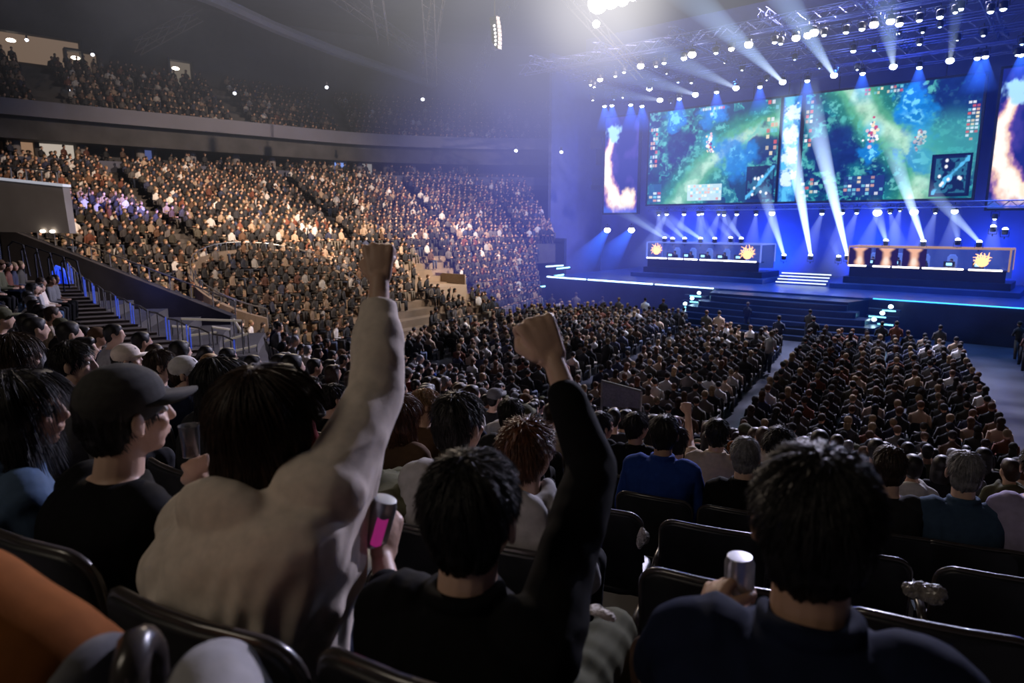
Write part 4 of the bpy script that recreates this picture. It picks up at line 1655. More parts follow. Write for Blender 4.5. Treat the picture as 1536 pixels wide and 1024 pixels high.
# one object for the whole distant crowd
def build_crowd():
    C = np.array([c[:7] for c in crowd])
    V_, F_, K_ = [], [], []
    off = 0
    cols = []
    for ti, (tv, tf, tk) in enumerate(LPT[:4]):
        S = C[C[:, 5] == ti]
        n = len(S)
        if not n:
            continue
        ca, sa = np.cos(S[:, 3]), np.sin(S[:, 3])
        v = tv[None] * S[:, 4][:, None, None]
        # a little sway of the head and shoulders
        sway = nr.normal(0, .03, (n, 1)); swy = nr.normal(.02, .04, (n, 1))
        h = np.clip((tv[:, 2] - .5) / .7, 0, 1.2)[None]
        x = v[..., 0] + sway * h
        y = v[..., 1] + swy * h
        X = x * ca[:, None] - y * sa[:, None] + S[:, 0][:, None]
        Y = x * sa[:, None] + y * ca[:, None] + S[:, 1][:, None]
        Z = v[..., 2] + S[:, 2][:, None]
        V_.append(np.stack([X, Y, Z], -1).reshape(-1, 3))
        F_.append((tf[None] + (np.arange(n) * len(tv))[:, None, None] + off).reshape(-1, 3))
        off += n * len(tv)
        pal = np.zeros((n, 4, 3))
        pal[:, 0] = SKC[nr.integers(0, 4, n)]
        pal[:, 1] = HRC[nr.integers(0, 5, n)]
        pal[:, 2] = TOPC[nr.integers(0, len(TOPC), n)] * nr.uniform(.75, 1.2, (n, 1))
        pal[:, 3] = TRC[nr.integers(0, 4, n)]
        pal[:, :] *= np.clip(.12 + .88 * S[:, 6], .1, 1.1)[:, None, None]  # shade of each block is multiplied into the people's colours
        cols.append(pal[:, tk].reshape(-1, 3))
    v, f, c = np.concatenate(V_), np.concatenate(F_), np.concatenate(cols)
    me = bpy.data.meshes.new('distant_crowd')
    me.vertices.add(len(v)); me.vertices.foreach_set('co', v.ravel())
    me.loops.add(f.size); me.loops.foreach_set('vertex_index', f.ravel())
    me.polygons.add(len(f)); me.polygons.foreach_set('loop_start', np.arange(0, f.size, 3)); me.polygons.foreach_set('loop_total', np.full(len(f), 3))
    me.polygons.foreach_set('use_smooth', [True] * len(f))
    me.update(calc_edges=True)
    set_col(me, c)
    return me


me = build_crowd()
print('crowd', len(crowd), 'verts', len(me.vertices))
tag(obj('distant_crowd', me, vcol_mat('crowd_colours', .75)), 'thousands of distant seated spectators in the far stand, upper deck and floor blocks', 'crowd', kind='stuff')

# seats beyond the individual ones
def seats_stuff():
    V_, F_ = [], []
    g = G()
    rs = []
    for y, sc in ((-.20, .9), (-.17, 1)):
        rs.append([(-.23 * sc, y, .45), (.23 * sc, y, .45), (.23 * sc, y - .03, .76), (.17 * sc, y - .04, .84), (-.17 * sc, y - .04, .84), (-.23 * sc, y - .03, .76)])
    g.rings(rs)
    g.box((0, .04, .42), (.44, .42, .05)).box((0, -.05, .2), (.06, .2, .4))
    tv, tf = np.concatenate(g.v), g.f
    items = [(q[2], q[3]) for q in seat_rest] + [(p, R(11)) for p in fseats]
    vs, fs = [], []
    n = 0
    for p, rz in items:
        c, s = math.cos(rz), math.sin(rz)
        M = np.array([[c, s, 0], [-s, c, 0], [0, 0, 1]])
        vs.append(tv @ M + np.array(p)); fs += [tuple(i + n for i in q) for q in tf]
        n += len(tv)
    g = G(); g.v = vs; g.f = fs; g.n = n
    return g


tag(obj('distant_seats', seats_stuff(), SEATM), 'rows of dark seats under the distant spectators on the floor and lower near stand', 'seats', kind='stuff')

# ------------------------------------------------------------------ stage
SBLK = mat('stage_black', (.016, .028, .07), .35, var=.3, scale=1)
DECK = mat('stage_deck', (.03, .08, .30), .28, var=.25, scale=.5)
CY = emis('cyan_strip', (.25, .75, 1), 4.5)
WH = emis('white_strip', (.95, .95, 1.0), 5)
WW = emis('warm_strip', (1, .88, .75), 4)
ZD = 2.0
VF = 40.3
t = thing('stage', 'long low stage with glossy blue deck and thin light strip along its front edge', 'stage', (0, 0, 0))
g = G()
pl = [(-31.5, VF + .4), (-17.5, VF - .3), (-17.0, VF - 2.2), (-9.3, VF - 2.2), (-8.8, VF), (16, VF), (16, 55), (-31.5, 55)]
g.rings([[(x, y, 0) for x, y in pl], [(x, y, ZD - .1) for x, y in pl]])
obj('stage_body', g, SBLK, t)
pk = [(-31.5, VF + .4), (-17.5, VF - .3), (-9.0, VF - .3), (-8.8, VF), (16, VF), (16, 55), (-31.5, 55)]
g = G().rings([[(x, y, ZD - .1) for x, y in pk], [(x, y, ZD) for x, y in pk]])
obj('deck', g, DECK, t)
g = G()
for x0, x1 in ((-31.3, -27.6), (-27.4, -22), (-21.8, -17.6)):
    y0, y1 = VF + .4 - (x0 + 31.5) * .05, VF + .4 - (x1 + 31.5) * .05
    g.tube([(x0, y0 - .03, ZD - .02), (x1, y1 - .03, ZD - .02)], .045 if x0 < -23 else .03, 6)
obj('edge_light', g, emis('edge_white_blue', (.55, .85, 1), 5), t)
g = G().tube([(-8.6, VF - .04, ZD - .03), (16, VF - .04, ZD - .03)], .03, 6)
obj('edge_light', g, emis('edge_cyan', (.06, .5, 1), 2.5), t)
# broad dark steps at the front of the stage
st = thing('front_steps', 'broad black steps bulging from the front of the stage', 'steps', (-13.1, VF - 2.2, 0))
for i in range(6):
    w = 3.8 + i * .55
    h = 1.9 - .3 * (i + 1) + .15
    rs = []
    for z in (0, h):
        rs.append([(w * math.cos(a), -i * .42 + 1.0 * math.sin(a) * .55 - .15, z) for a in np.linspace(math.pi, 2 * math.pi, 15)] + [(w, .2, z), (-w, .2, z)])
    obj('step', G().rings(rs), mat('step_black', (.02, .035, .08), .3, var=.2), st)
for sx in (-1, 1):
    s2 = thing('lit_side_stair', 'small stair with glowing cyan treads at the %s of the broad steps' % ('left' if sx < 0 else 'right'), 'steps', (-13.1 + sx * 5.3, VF - 1.0, 0), 0, None)
    for i in range(5):
        obj('tread', G().box((0, -.3 * i, 1.7 - .33 * i - .2), (1.5, .3, .12)), SBLK, s2)
        obj('tread_light', G().box((rnd.uniform(-.3, .3), -.3 * i - .16, 1.62 - .33 * i - .12), (rnd.uniform(.5, 1.0), .03, .07)), emis('tread_cyan', (.2, .75, 1), 3.0), s2)
    g = G()
    for i in range(3):
        g.ell((.35 - i * .3, -.4 - .3 * i, 1.75 - .33 * i), (.12, .12, .10), k=8)
    obj('foot_lamp', g, emis('foot_lamp_glow', (.6, .9, 1), 8), s2)
# lit steps up to the back platform
c4 = thing('lit_centre_stair', 'short stair with four bright white treads at stage centre', 'steps', (-14.2, 46, ZD))
for i in range(4):
    obj('tread', G().box((0, .35 * i, .12 + .18 * i), (3.2 - i * .05, .35, .06)), SBLK, c4)
    obj('tread_light', G().box((0, .35 * i - .19, .13 + .18 * i), (3.2, .03, .07)), emis('tread_white', (.75, .9, 1.0), 1.7), c4)


def sstep(a, b, x):
    t = np.clip((x - a) / (b - a), 0, 1)
    return t * t * (3 - 2 * t)


def booth(x0, x1, y0, y1, label, cols, emblem, nppl, warm):
    """player desk in a glass-fronted box; x0..x1 along the front, y at each end"""
    L = math.hypot(x1 - x0, y1 - y0)
    rz = math.atan2(y1 - y0, x1 - x0)
    t = thing('player_booth', label, 'booth', ((x0 + x1) / 2, (y0 + y1) / 2, ZD), rz)
    h = L / 2
    obj('base', G().box((0, 1.4, .50), (L + .4, 3.0, .4)), SBLK, t)
    obj('base_step', G().box((0, 1.1, .15), (L + 1.4, 4.4, .30)), DECK, t)
    obj('desk_front', G().box((0, .05, 1.02), (L - .2, .12, .62)).box((0, .35, 1.36), (L - .1, .75, .06)), mat('desk_dark', (.015, .02, .05), .3, var=.2), t)
    frm = warm and mat('frame_gold', (.4, .25, .12), .4, .4, emit=(1, .55, .3), estr=.35) or mat('frame_blue', (.1, .15, .5), .4, .4, emit=(.25, .35, 1), estr=.6)
    g = G()
    for x in (-h, h):
        g.box((x, 0, 1.95), (.09, .09, 1.2)).box((x, 2.4, 1.95), (.09, .09, 1.2))
    g.box((0, 0, 2.58), (L, .09, .08)).box((0, 2.4, 2.58), (L, .09, .08)).box((-h, 1.2, 2.58), (.08, 2.4, .08)).box((h, 1.2, 2.58), (.08, 2.4, .08))
    obj('frame', g, frm, t)
    for a, b in cols:
        obj('desk_light', G().box((-h + L * (a + b) / 2, -.03, 1.40), (L * (b - a) * .96, .05, .09)), warm and WW or WH, t)
    obj('back_panel', G().box((0, 2.35, 1.7), (L, .05, 1.7)), mat('booth_back', (.02, .03, .12), .5, emit=(.03, .08, .5), estr=.5 if not warm else .12), t)
    glass, nt, out = MATS.get('booth_glass') and (MATS['booth_glass'], None, None) or new_mat('booth_glass')
    if nt:
        tr = nt.nodes.new('ShaderNodeBsdfTransparent'); gl = nt.nodes.new('ShaderNodeBsdfGlossy'); gl.inputs['Roughness'].default_value = .05
        mx = nt.nodes.new('ShaderNodeMixShader'); mx.inputs[0].default_value = .06
        nt.links.new(tr.outputs[0], mx.inputs[1]); nt.links.new(gl.outputs[0], mx.inputs[2]); nt.links.new(mx.outputs[0], out.inputs[0])
        MATS['booth_glass'] = glass
    obj('glass_front', G().box((0, -.01, 2.0), (L - .1, .02, 1.1)), glass, t)
    return t, L, rz


bl = at_v(968, 388, 46); br = at_v(1142, 392, 46)
tb1, L1, rz1 = booth(bl.x, br.x, 46.2, 45.8, 'left player booth with blue frame, bright white desk edge and orange emblems at both ends', [(.0, .2), (.21, .35), (.36, .48), (.49, .98)], None, 5, False)
br0 = at_v(1272, 397, 46); br1 = at_v(1513, 406, 46)
tb2, L2, rz2 = booth(br0.x, br1.x, 46.0, 46.0, 'right player booth with gold frame and warm desk edge', [(.0, .13), (.17, .29), (.30, .48), (.49, .75), (.77, .97)], None, 5, True)


def emblem(parent, x, z, s, name='emblem'):
    """branching flame-like glowing emblem"""
    g = G()
    rr = random.Random(int(x * 10))
    g.ell((x, -.10, z - .1 * s), (.26 * s, .03, .22 * s), k=10)
    for i in range(9):
        a = R(-15 + i * 26)
        L_ = rr.uniform(.32, .56) * s
        p1 = (x + math.cos(a) * L_ * .6, -.10, z + math.sin(a) * L_ * .55)
        p2 = (x + math.cos(a + .35) * L_, -.10, z + math.sin(a + .35) * L_)
        p3 = (x + math.cos(a - .3) * L_ * .9, -.10, z + math.sin(a - .3) * L_ * .9)
        g.tube([(x, -.10, z - .1 * s), p1, p2], [.06 * s, .035 * s, .012 * s], 6)
        g.tube([p1, p3], [.03 * s, .01 * s], 6)
    o = obj(name, g, emis('emblem_glow', (1, .48, .20), 2.2), parent)
    o['label'] = 'glowing orange branching emblem'
    return o


emblem(tb1, -L1 / 2 + .9, 2.0, 1.05)
emblem(tb1, L1 / 2 - .9, 1.95, 1.2)
emblem(tb2, L2 / 2 - 1.25, 1.95, 1.15)
for q, x in enumerate((-.42, -.24, -.06)):
    xs, zs_ = np.meshgrid(np.linspace(-1, 1, 34), np.linspace(0, 1, 34))
    X, Z = xs.ravel(), zs_.ravel()
    fc = [(a_ * 34 + b_, a_ * 34 + b_ + 1, a_ * 34 + b_ + 35, a_ * 34 + b_ + 34) for a_ in range(33) for b_ in range(33)]
    me = G().add(np.c_[X * .62 + x * L2, np.full_like(X, -.08), 1.46 + Z * 1.05], fc).mesh('banner_screen')
    nn = vnoise(np.c_[X * 3 + q * 7, Z * 5, X * 0])
    wd = .22 + .35 * sstep(.75, 1.0, Z) + .12 * sstep(.45, .1, Z) + .10 * (nn - .5)
    c = np.tile(np.array(srgb(40, 26, 70)), (len(X), 1))
    e_ = sstep(wd + .25, wd - .12, np.abs(X))
    c = c * (1 - e_[:, None]) + np.array(srgb(245, 185, 150)) * e_[:, None]
    e_ = sstep(.5, .1, np.hypot(X * 1.4, (Z - .25) * 1.3))
    c = c * (1 - e_[:, None]) + np.array(srgb(255, 235, 215)) * e_[:, None]
    set_col(me, c)
    o = obj('banner_screen', me, MATS.get('screen_1.0') or vcol_mat('screen_1.0', emission=1.0), tb2)
    o['label'] = 'glowing peach banner'
for tb, L, cx in ((tb1, L1, 1), (tb2, L2, 0)):
    for i in range(5):
        x = (-.30 + i * .15) * L if cx else (-.36 + i * .17) * L
        w = V((x, .95, .7))
        M = Matrix.Rotation(tb.rotation_euler.z, 4, 'Z'); M.translation = tb.location
        # player
        ms = MID[(i * 3 + cx) % 8][1]
        pt = build_person(ms, 'esports player seated %s from left in the %s booth, facing the hall' % (ordn(i + 1), 'left' if cx else 'right'), SKIN[i % 3], HAIR[i % 2],
                          CL['navy' if cx else 'white' if i % 2 else 'dull blue'], CL['black'], M @ V((x, 1.15, .62)), math.pi + tb.rotation_euler.z, 'players in the %s booth' % ('left' if cx else 'right'))
        # monitor
        mt = thing('desk_monitor', 'monitor back facing the hall, %s on the %s booth desk' % (ordn(i + 1), 'left' if cx else 'right'), 'monitor', M @ V((x, .42, 1.39)), tb.rotation_euler.z, 'monitors on the booth desks')
        obj('monitor_case', G().box((0, 0, .26), (.56, .04, .32)), DARKM, mt)
        obj('monitor_foot', G().box((0, .02, .05), (.05, .04, .10)).lathe([(.12, 0), (.12, .02), (.02, .02)], k=12), DARKM, mt)
        obj('monitor_glow', G().box((0, -.025, .26), (.30, .01, .16)), emis('monitor_cyan', (.25, .55, 1), 2.5), mt)
        # gaming chair
        ch = thing('gaming_chair', 'high-backed gaming chair behind %s player of the %s booth' % (ordn(i + 1), 'left' if cx else 'right'), 'chair', M @ V((x, 1.32, .68)), tb.rotation_euler.z, 'gaming chairs in the booths')
        obj('chair_back', remesh(G().box((0, .15, .95), (.52, .12, .85)).box((0, .15, 1.40), (.34, .12, .22)), .04, 2, 'chair_back'), mat('chair_blue', (.1, .2, .6), .5, emit=(.2, .35, 1), estr=.35), ch)
        obj('seat', G().box((0, -.1, .45), (.5, .5, .1)), DARKM, ch)
        obj('chair_base', G().lathe([(.28, 0), (.28, .05), (.04, .08), (.04, .4)], k=10), DARKM, ch)

# backdrop and side curtains
BDM = mat('backdrop_cloth', (.16, .20, .55), .9, var=.2, scale=.25)
g = G().box((-10, 55.2, 11.5), (56, .3, 23))
obj('wall_stage', g, BDM, kind='structure')
g = G()
pts = [(-31.5, 41.5), (-33.2, 47), (-38, 52), (-38, 55)]
g.rings([[(x, y, z) for x, y in pts + [(x - .3, y + .1) for x, y in pts[::-1]]] for z in (0, 20)])
obj('wall_stage_left', G().box((-36, 51.5, 10), (.3, 9, 20)), mat('curtain_blue', (.10, .12, .3), .95, var=.2, scale=.3), kind='structure')
obj('trim_9', G().box((18, 48, 10), (.3, 16, 20)), mat('curtain_blue', (.1, .12, .3)), kind='structure')
tag(obj('stage_truss_wall', G().box((-34.2, 44.5, 2.4), (3.6, .3, 4.8)).box((-34.2, 44.3, 4.6), (3.8, .1, .2)), mat('side_mask', (.03, .04, .10), .7), None), 'dark blue masking panel left of the stage', 'panel')

# monitors and control gear at the left end of the stage
for i, (px, py, L_) in enumerate([(832, 399, 1.5), (845, 402, 1.1), (838, 413, .9), (852, 424, .5), (812, 430, .9)]):
    p = at_v(px, py, 41.5 + .2 * i)
    t = thing('light_bar', 'tilted blue white light bar, %s of the cluster at the left end of the stage' % ordn(i + 1), 'light', p, R(10), 'light bars at the left end of the stage')
    obj('bar_housing', G().box((0, .06, 0), (L_ + .1, .1, .14)), DARKM, t)
    obj('bar_lens', G().tube([(-L_ / 2, -.02, -.06), (L_ / 2, -.02, .08)], .05, 6), CY if i else emis('bar_bright', (.5, .8, 1), 3), t)

# ------------------------------------------------------------------ screens
def fbm(x, y, o=4, s=0):
    r, a = 0, 1
    for i in range(o):
        r = r + a * vnoise(np.c_[x * 2 ** i + s, y * 2 ** i + s * 1.7, np.full_like(x, s * .37 + i * 3.1)])
        a *= .5
    return r / (2 - .5 ** (o - 1))


def panel_grid(nx, ny, W, H):
    xs, zs = np.meshgrid(np.linspace(0, 1, nx), np.linspace(0, 1, ny))
    x, z = xs.ravel(), zs.ravel()
    v = np.c_[x * W, np.zeros_like(x), z * H]
    f = []
    for j in range(ny - 1):
        for i in range(nx - 1):
            a = j * nx + i
            f.append((a, a + 1, a + 1 + nx, a + nx))
    return x, z, v, f


def seg_d(x, z, asp, pts):
    d = np.full_like(x, 9.)
    for (x0, z0), (x1, z1) in zip(pts[:-1], pts[1:]):
        ax, az, bx, bz = x0 * asp, z0, x1 * asp, z1
        px_, pz_ = x * asp - ax, z - az
        ll = (bx - ax) ** 2 + (bz - az) ** 2
        t = np.clip((px_ * (bx - ax) + pz_ * (bz - az)) / ll, 0, 1)
        d = np.minimum(d, np.hypot(px_ - t * (bx - ax), pz_ - t * (bz - az)))
    return d


def mix(c, col, m):
    return c * (1 - m[:, None]) + np.array(col) * m[:, None]


def game_map(x, z, asp, seed, path, blue, champs, forest):
    n1 = fbm(x * asp * 4, z * 4, 4, seed)
    n2 = fbm(x * asp * 10, z * 10, 4, seed + 5)
    n3 = fbm(x * asp * 26, z * 26, 3, seed + 9)
    rid = 1 - np.abs(n2 - .5) * 5
    c = mix(np.tile(np.array(srgb(20, 58, 108)), (len(x), 1)), srgb(24, 110, 128), sstep(.42, .58, n1))
    c = mix(c, srgb(16, 36, 92), sstep(.54, .44, n2) * .75)
    d = seg_d(x, z, asp, path) + (n1 - .5) * .10 + (n2 - .5) * .06
    c = mix(c, srgb(45, 135, 112), sstep(.30, .16, d) * .8)
    c = mix(c, srgb(90, 172, 130), sstep(.17, .10, d) * .85)
    c = mix(c, srgb(175, 218, 190), sstep(.10, .03, d) * (.35 + .65 * sstep(.38, .58, n2)))
    out_ = sstep(.10, .2, d)
    c = mix(c, srgb(75, 190, 185), sstep(.72, .95, rid) * sstep(.5, .62, n3) * .55 * out_)
    c = mix(c, srgb(120, 215, 205), sstep(.58, .66, n2) * sstep(.45, .6, n3) * .5 * out_)
    for bx, bz, br in forest:
        dd = np.hypot((x - bx) * asp, z - bz) + (n2 - .5) * .22
        c = mix(c, srgb(20, 42, 104), sstep(br, br * .6, dd) * .9)
        ring = np.exp(-((dd - br) / .035) ** 2)
        c = mix(c, srgb(85, 180, 170), ring * .7 * sstep(.4, .55, n3))
    for bx, bz, br in blue:
        dd = np.hypot((x - bx) * asp, z - bz) + (n2 - .5) * .30 + (n3 - .5) * .08
        c = mix(c, srgb(25, 130, 215), sstep(br, br * .5, dd) * .85)
        c = mix(c, srgb(120, 215, 245), sstep(br * .45, .05, dd) * .8 * sstep(.42, .55, n3))
    c = c * (.72 + .56 * n3)[:, None]
    rr = np.random.default_rng(seed)
    for bx, bz in champs:
        dd = np.hypot((x - bx) * asp, z - bz - .02)
        c = mix(c, srgb(70, 190, 240), sstep(.12, .02, dd) * .6)
        for k in range(42):
            ox, oz, s_ = rr.normal(0, .014), rr.normal(0, .048), rr.uniform(.008, .022)
            col = [srgb(250, 250, 255), srgb(225, 190, 205), srgb(60, 70, 150), srgb(250, 225, 190), srgb(190, 80, 120), srgb(245, 245, 255)][k % 6]
            dd = np.hypot((x - bx - ox) * asp, z - bz - oz)
            c = mix(c, col, sstep(s_, s_ * .5, dd))
    return c


def ui_grid(c, x, z, x0, x1, z0, z1, nx, nz, seed, bg=None, fillp=.7, bright=1.0):
    m = ((x > x0) & (x < x1) & (z > z0) & (z < z1)).astype(float)
    if bg is not None:
        c = mix(c, bg, m * .85)
    rr = np.random.default_rng(seed)
    pal = [srgb(200, 225, 235), srgb(235, 240, 250), srgb(225, 170, 150), srgb(120, 200, 225), srgb(210, 90, 90), srgb(240, 225, 190)]
    ix = ((x - x0) / (x1 - x0) * nx); iz = ((z - z0) / (z1 - z0) * nz)
    for i in range(nx):
        for j in range(nz):
            if rr.random() < fillp:
                mm = m * ((ix > i + .12) & (ix < i + .9) & (iz > j + .18) & (iz < j + .85))
                c = mix(c, np.array(pal[rr.integers(0, 6)]) * bright, mm * rr.uniform(.5, .95))
    return c


def minimap(c, x, z, x0, x1, z0, z1, seed):
    m = ((x > x0) & (x < x1) & (z > z0) & (z < z1)).astype(float)
    u, w = (x - x0) / (x1 - x0), (z - z0) / (z1 - z0)
    c = mix(c, srgb(20, 35, 75), m * .95)
    nn = fbm(u * 6, w * 6, 3, seed)
    c = mix(c, srgb(45, 110, 140), m * sstep(.5, .6, nn) * .8 * ((u > .05) & (u < .95) & (w > .05) & (w < .95)))
    dd = np.abs(u - w) + (nn - .5) * .3
    c = mix(c, srgb(90, 190, 240), m * sstep(.12, .03, dd) * .9)
    rr = np.random.default_rng(seed)
    for k in range(8):
        a, b = rr.uniform(.1, .9, 2)
        c = mix(c, srgb(235, 240, 250), m * sstep(.06, .03, np.hypot(u - a, w - b)))
    return c


def screen(name, label, pxl, pxr, pyt, pyb, paint, v=50.0, nx=430, frame_=.14, em=1.0, asp=None):
    a, b = at_v(pxl, (pyt + pyb) / 2, v), at_v(pxr, (pyt + pyb) / 2, v)
    x0, x1 = a.x, b.x
    z0, z1 = SCZ if asp is None else asp
    W, H = x1 - x0, z1 - z0
    ny = max(20, int(nx * H / W))
    x, z, vtx, f = panel_grid(nx, ny, W, H)
    c = np.clip(paint(x, z, W / H), 0, 1.2)
    t = thing(name, label, 'screen', (x0, v, z0))
    em = 1.12
    g = G().add(vtx, f)
    me = g.mesh('display')
    set_col(me, c)
    obj('display', me, MATS.get('screen_%s' % em) or vcol_mat('screen_%s' % em, emission=em), t)
    g = G()
    fr = frame_
    g.box((W / 2, .12, -fr / 2), (W + 2 * fr, .3, fr)).box((W / 2, .12, H + fr / 2), (W + 2 * fr, .3, fr)).box((-fr / 2, .12, H / 2), (fr, .3, H)).box((W + fr / 2, .12, H / 2), (fr, .3, H))
    g.box((W / 2, .30, H / 2), (W + fr, .1, H + fr))
    obj('screen_frame', g, DARKM, t)
    g = G()
    for q in (.2, .8):
        g.tube([(W * q, .2, H), (W * q, .2, 16.0 - z0)], .03, 6)
    obj('hanging_cable', g, DARKM, t)
    return t


SCZ = (7.55, 14.75)


def paintL(x, z, asp):
    c = game_map(x, z, asp, 11, [(.22, -.05), (.45, .35), (.68, .62), (1.05, .80)], [(.70, .48, .28), (.50, .90, .16), (.20, .92, .16)], [(.50, .62)], [(.26, .62, .22), (.88, .55, .22)])
    c = ui_grid(c, x, z, .01, .075, .40, .84, 3, 9, 3)
    c = ui_grid(c, x, z, .91, .99, .45, 1.0, 3, 10, 4, fillp=.6)
    c = ui_grid(c, x, z, .38, .62, .955, .995, 14, 1, 5)
    c = ui_grid(c, x, z, .46, .52, .90, .94, 2, 1, 9)
    c = ui_grid(c, x, z, .01, .12, .02, .22, 3, 5, 6, bg=srgb(35, 90, 140), fillp=.5)
    c = ui_grid(c, x, z, .34, .61, .03, .20, 12, 5, 7, bg=srgb(200, 230, 235), fillp=.6, bright=1.15)
    c = minimap(c, x, z, .79, .985, .03, .36, 2)
    return c


def paintR(x, z, asp):
    c = game_map(x, z, asp, 23, [(.27, 1.05), (.42, .72), (.62, .50), (.75, .28), (.70, -.05)], [(.66, .72, .22), (.70, .38, .16), (.43, .40, .12), (.62, .88, .16)], [(.43, .60), (.70, .50)], [(.22, .45, .28), (.90, .85, .28)])
    c = mix(c, srgb(70, 165, 165), sstep(.40, .15, np.hypot((x - .85) * asp, z - .42)) * .7)
    c = ui_grid(c, x, z, .005, .055, .42, .95, 2, 12, 13)
    c = ui_grid(c, x, z, .93, .995, .47, .80, 3, 11, 14, fillp=.8)
    c = ui_grid(c, x, z, .36, .58, .93, .995, 12, 2, 15)
    c = ui_grid(c, x, z, .005, .12, .03, .22, 4, 5, 16, fillp=.5)
    c = ui_grid(c, x, z, .28, .52, .04, .22, 9, 5, 17, bg=srgb(35, 55, 120), fillp=.35)
    m = ((x > .775) & (x < .985) & (z > .015) & (z < .375)).astype(float)
    c = mix(c, srgb(18, 26, 60), m)
    c = minimap(c, x, z, .79, .97, .03, .355, 8)
    return c


def paintM(x, z, asp):
    n = fbm(x * 3, z * 12, 4, 31)
    c = mix(np.tile(np.array(srgb(35, 110, 190)), (len(x), 1)), srgb(90, 190, 235), sstep(.4, .6, n))
    n2 = fbm(x * 5, z * 30, 3, 37)
    for k in range(4):
        zz = .84 - k * .20
        dd = np.hypot((x - .5) * .55, (z - zz) * 3) + (n2 - .5) * .55
        c = mix(c, srgb(215, 240, 255), sstep(.30, .14, dd))
    c = mix(c, srgb(25, 70, 160), sstep(.1, 0, np.minimum(x, 1 - x)))
    return c


def paint_flame(cx, flip=1):
    def f(x, z, asp):
        n = fbm(x * 4, z * 7, 4, 41)
        n2 = fbm(x * 10, z * 16, 3, 44)
        c = np.tile(np.array(srgb(28, 38, 120)), (len(x), 1))
        c = mix(c, srgb(70, 60, 150), sstep(.5, .75, n) * .7)
        xx = x if flip > 0 else x
        pts = [(.22, .80), (.08, .62), (.06, .45), (.16, .28), (.40, .12), (.75, .13)]
        d = seg_d(xx, z, asp, pts)
        wd = .022 + .060 * (1 - z) ** 1.5
        dd = d / (wd * 1.5) + (n2 - .5) * 1.1
        c = mix(c, srgb(140, 95, 165), sstep(1.25, .8, dd))
        c = mix(c, srgb(235, 190, 165), sstep(1.0, .6, dd))
        c = mix(c, srgb(255, 248, 235), sstep(.8, .25, dd))
        bl = np.hypot((xx - .72) * asp, z - .15) + (n2 - .5) * .10
        c = mix(c, srgb(255, 225, 190), sstep(.12, .06, bl))
        c = mix(c, srgb(255, 250, 240), sstep(.08, .03, bl))
        hd = np.hypot((xx - .28) * asp, (z - .84) * .8) + (n2 - .5) * .12
        c = mix(c, srgb(170, 220, 255), sstep(.09, .05, hd))
        bt = sstep(.10, .03, z + (n - .5) * .1)
        c = mix(c, srgb(70, 110, 220), bt * .6)
        return c
    return f


screen('wide_led_screen', 'left wide hanging screen showing a green game map with pale diagonal path', 973, 1166, 175, 305, paintL)
screen('wide_led_screen', 'right and largest hanging screen showing a blue game map, framed small map in its corner', 1204, 1466, 140, 300, paintR)
screen('tall_led_strip', 'narrow bright blue strip screen between the two wide screens', 1171, 1198, 150, 302, paintM, nx=40)
screen('side_led_screen', 'narrow left side screen with pale flame curling up a dark blue ground', 907, 957, 185, 320, paint_flame(0), nx=90, asp=(6.9, 14.75))
screen('side_led_screen', 'side screen at right picture edge with orange white flame swirl', 1492, 1595, 120, 314, paint_flame(0), nx=160, asp=(6.9, 14.9))

# ------------------------------------------------------------------ rigging
TRM = mat('truss_metal', (.12, .14, .35), .4, .6, var=.1)


def truss(p, q, label, w=.5, name='lighting_truss', m=None):
    p, q = V(p), V(q)
    L = (q - p).length
    t = thing(name, label, 'truss', p)
    d = (q - p).normalized()
    s = d.cross(V((0, 0, 1))).normalized() * w / 2
    u = V((0, 0, w / 2))
    g = G()
    for a, b in ((1, 1), (1, -1), (-1, 1), (-1, -1)):
        o = s * a + u * b
        g.tube([o, o + (q - p)], .035, 5)
    obj('chords', g, m or TRM, t)
    g = G()
    n = int(L / (w * 1.1))
    for i in range(n):
        x0, x1 = d * (L * i / n), d * (L * (i + 1) / n)
        k = 1 if i % 2 else -1
        g.tube([x0 + s + u * k, x1 + s - u * k], .02, 4).tube([x0 - s + u * k, x1 - s - u * k], .02, 4).tube([x0 + s * k + u, x1 - s * k + u], .02, 4)
    obj('braces', g, m or TRM, t)
    return t


for i, (v, z) in enumerate([(36, 16.0), (38.5, 16.6), (41.2, 16.4), (43.8, 16.2), (46.2, 15.9), (48.6, 15.8)]):
    truss((-30, v, z), (6, v + .01, z), 'blue-lit lighting truss, %s from the audience above the stage' % ordn(i + 1), .55)
for i, u_ in enumerate((-29, -24, -19, -14, -9.5, -5, -.5, 4)):
    truss((u_, 35.8, 16.6), (u_ + .01, 49, 16.3), 'cross truss running toward the backdrop, %s from left' % ordn(i + 1), .4)

LENS_W = emis('lens_warm', (1, .93, .82), 26)
LENS_B = emis('lens_blue', (.75, .85, 1), 14)
LENS_D = emis('lens_deep_blue', (.35, .5, 1), 8)
BW = beam_mat('beam_white', (.50, .68, 1.0), 1.35)
BWL = beam_mat('beam_long', (.45, .66, 1.0), 2.6)
BW2 = beam_mat('beam_soft', (.40, .52, 1.0), .42, 1.3)
BB = beam_mat('beam_blue', (.03, .14, 1.0), .95, 1.2)
BGW = beam_mat('beam_glare', (.9, .95, 1.0), 3.0, 1.2)


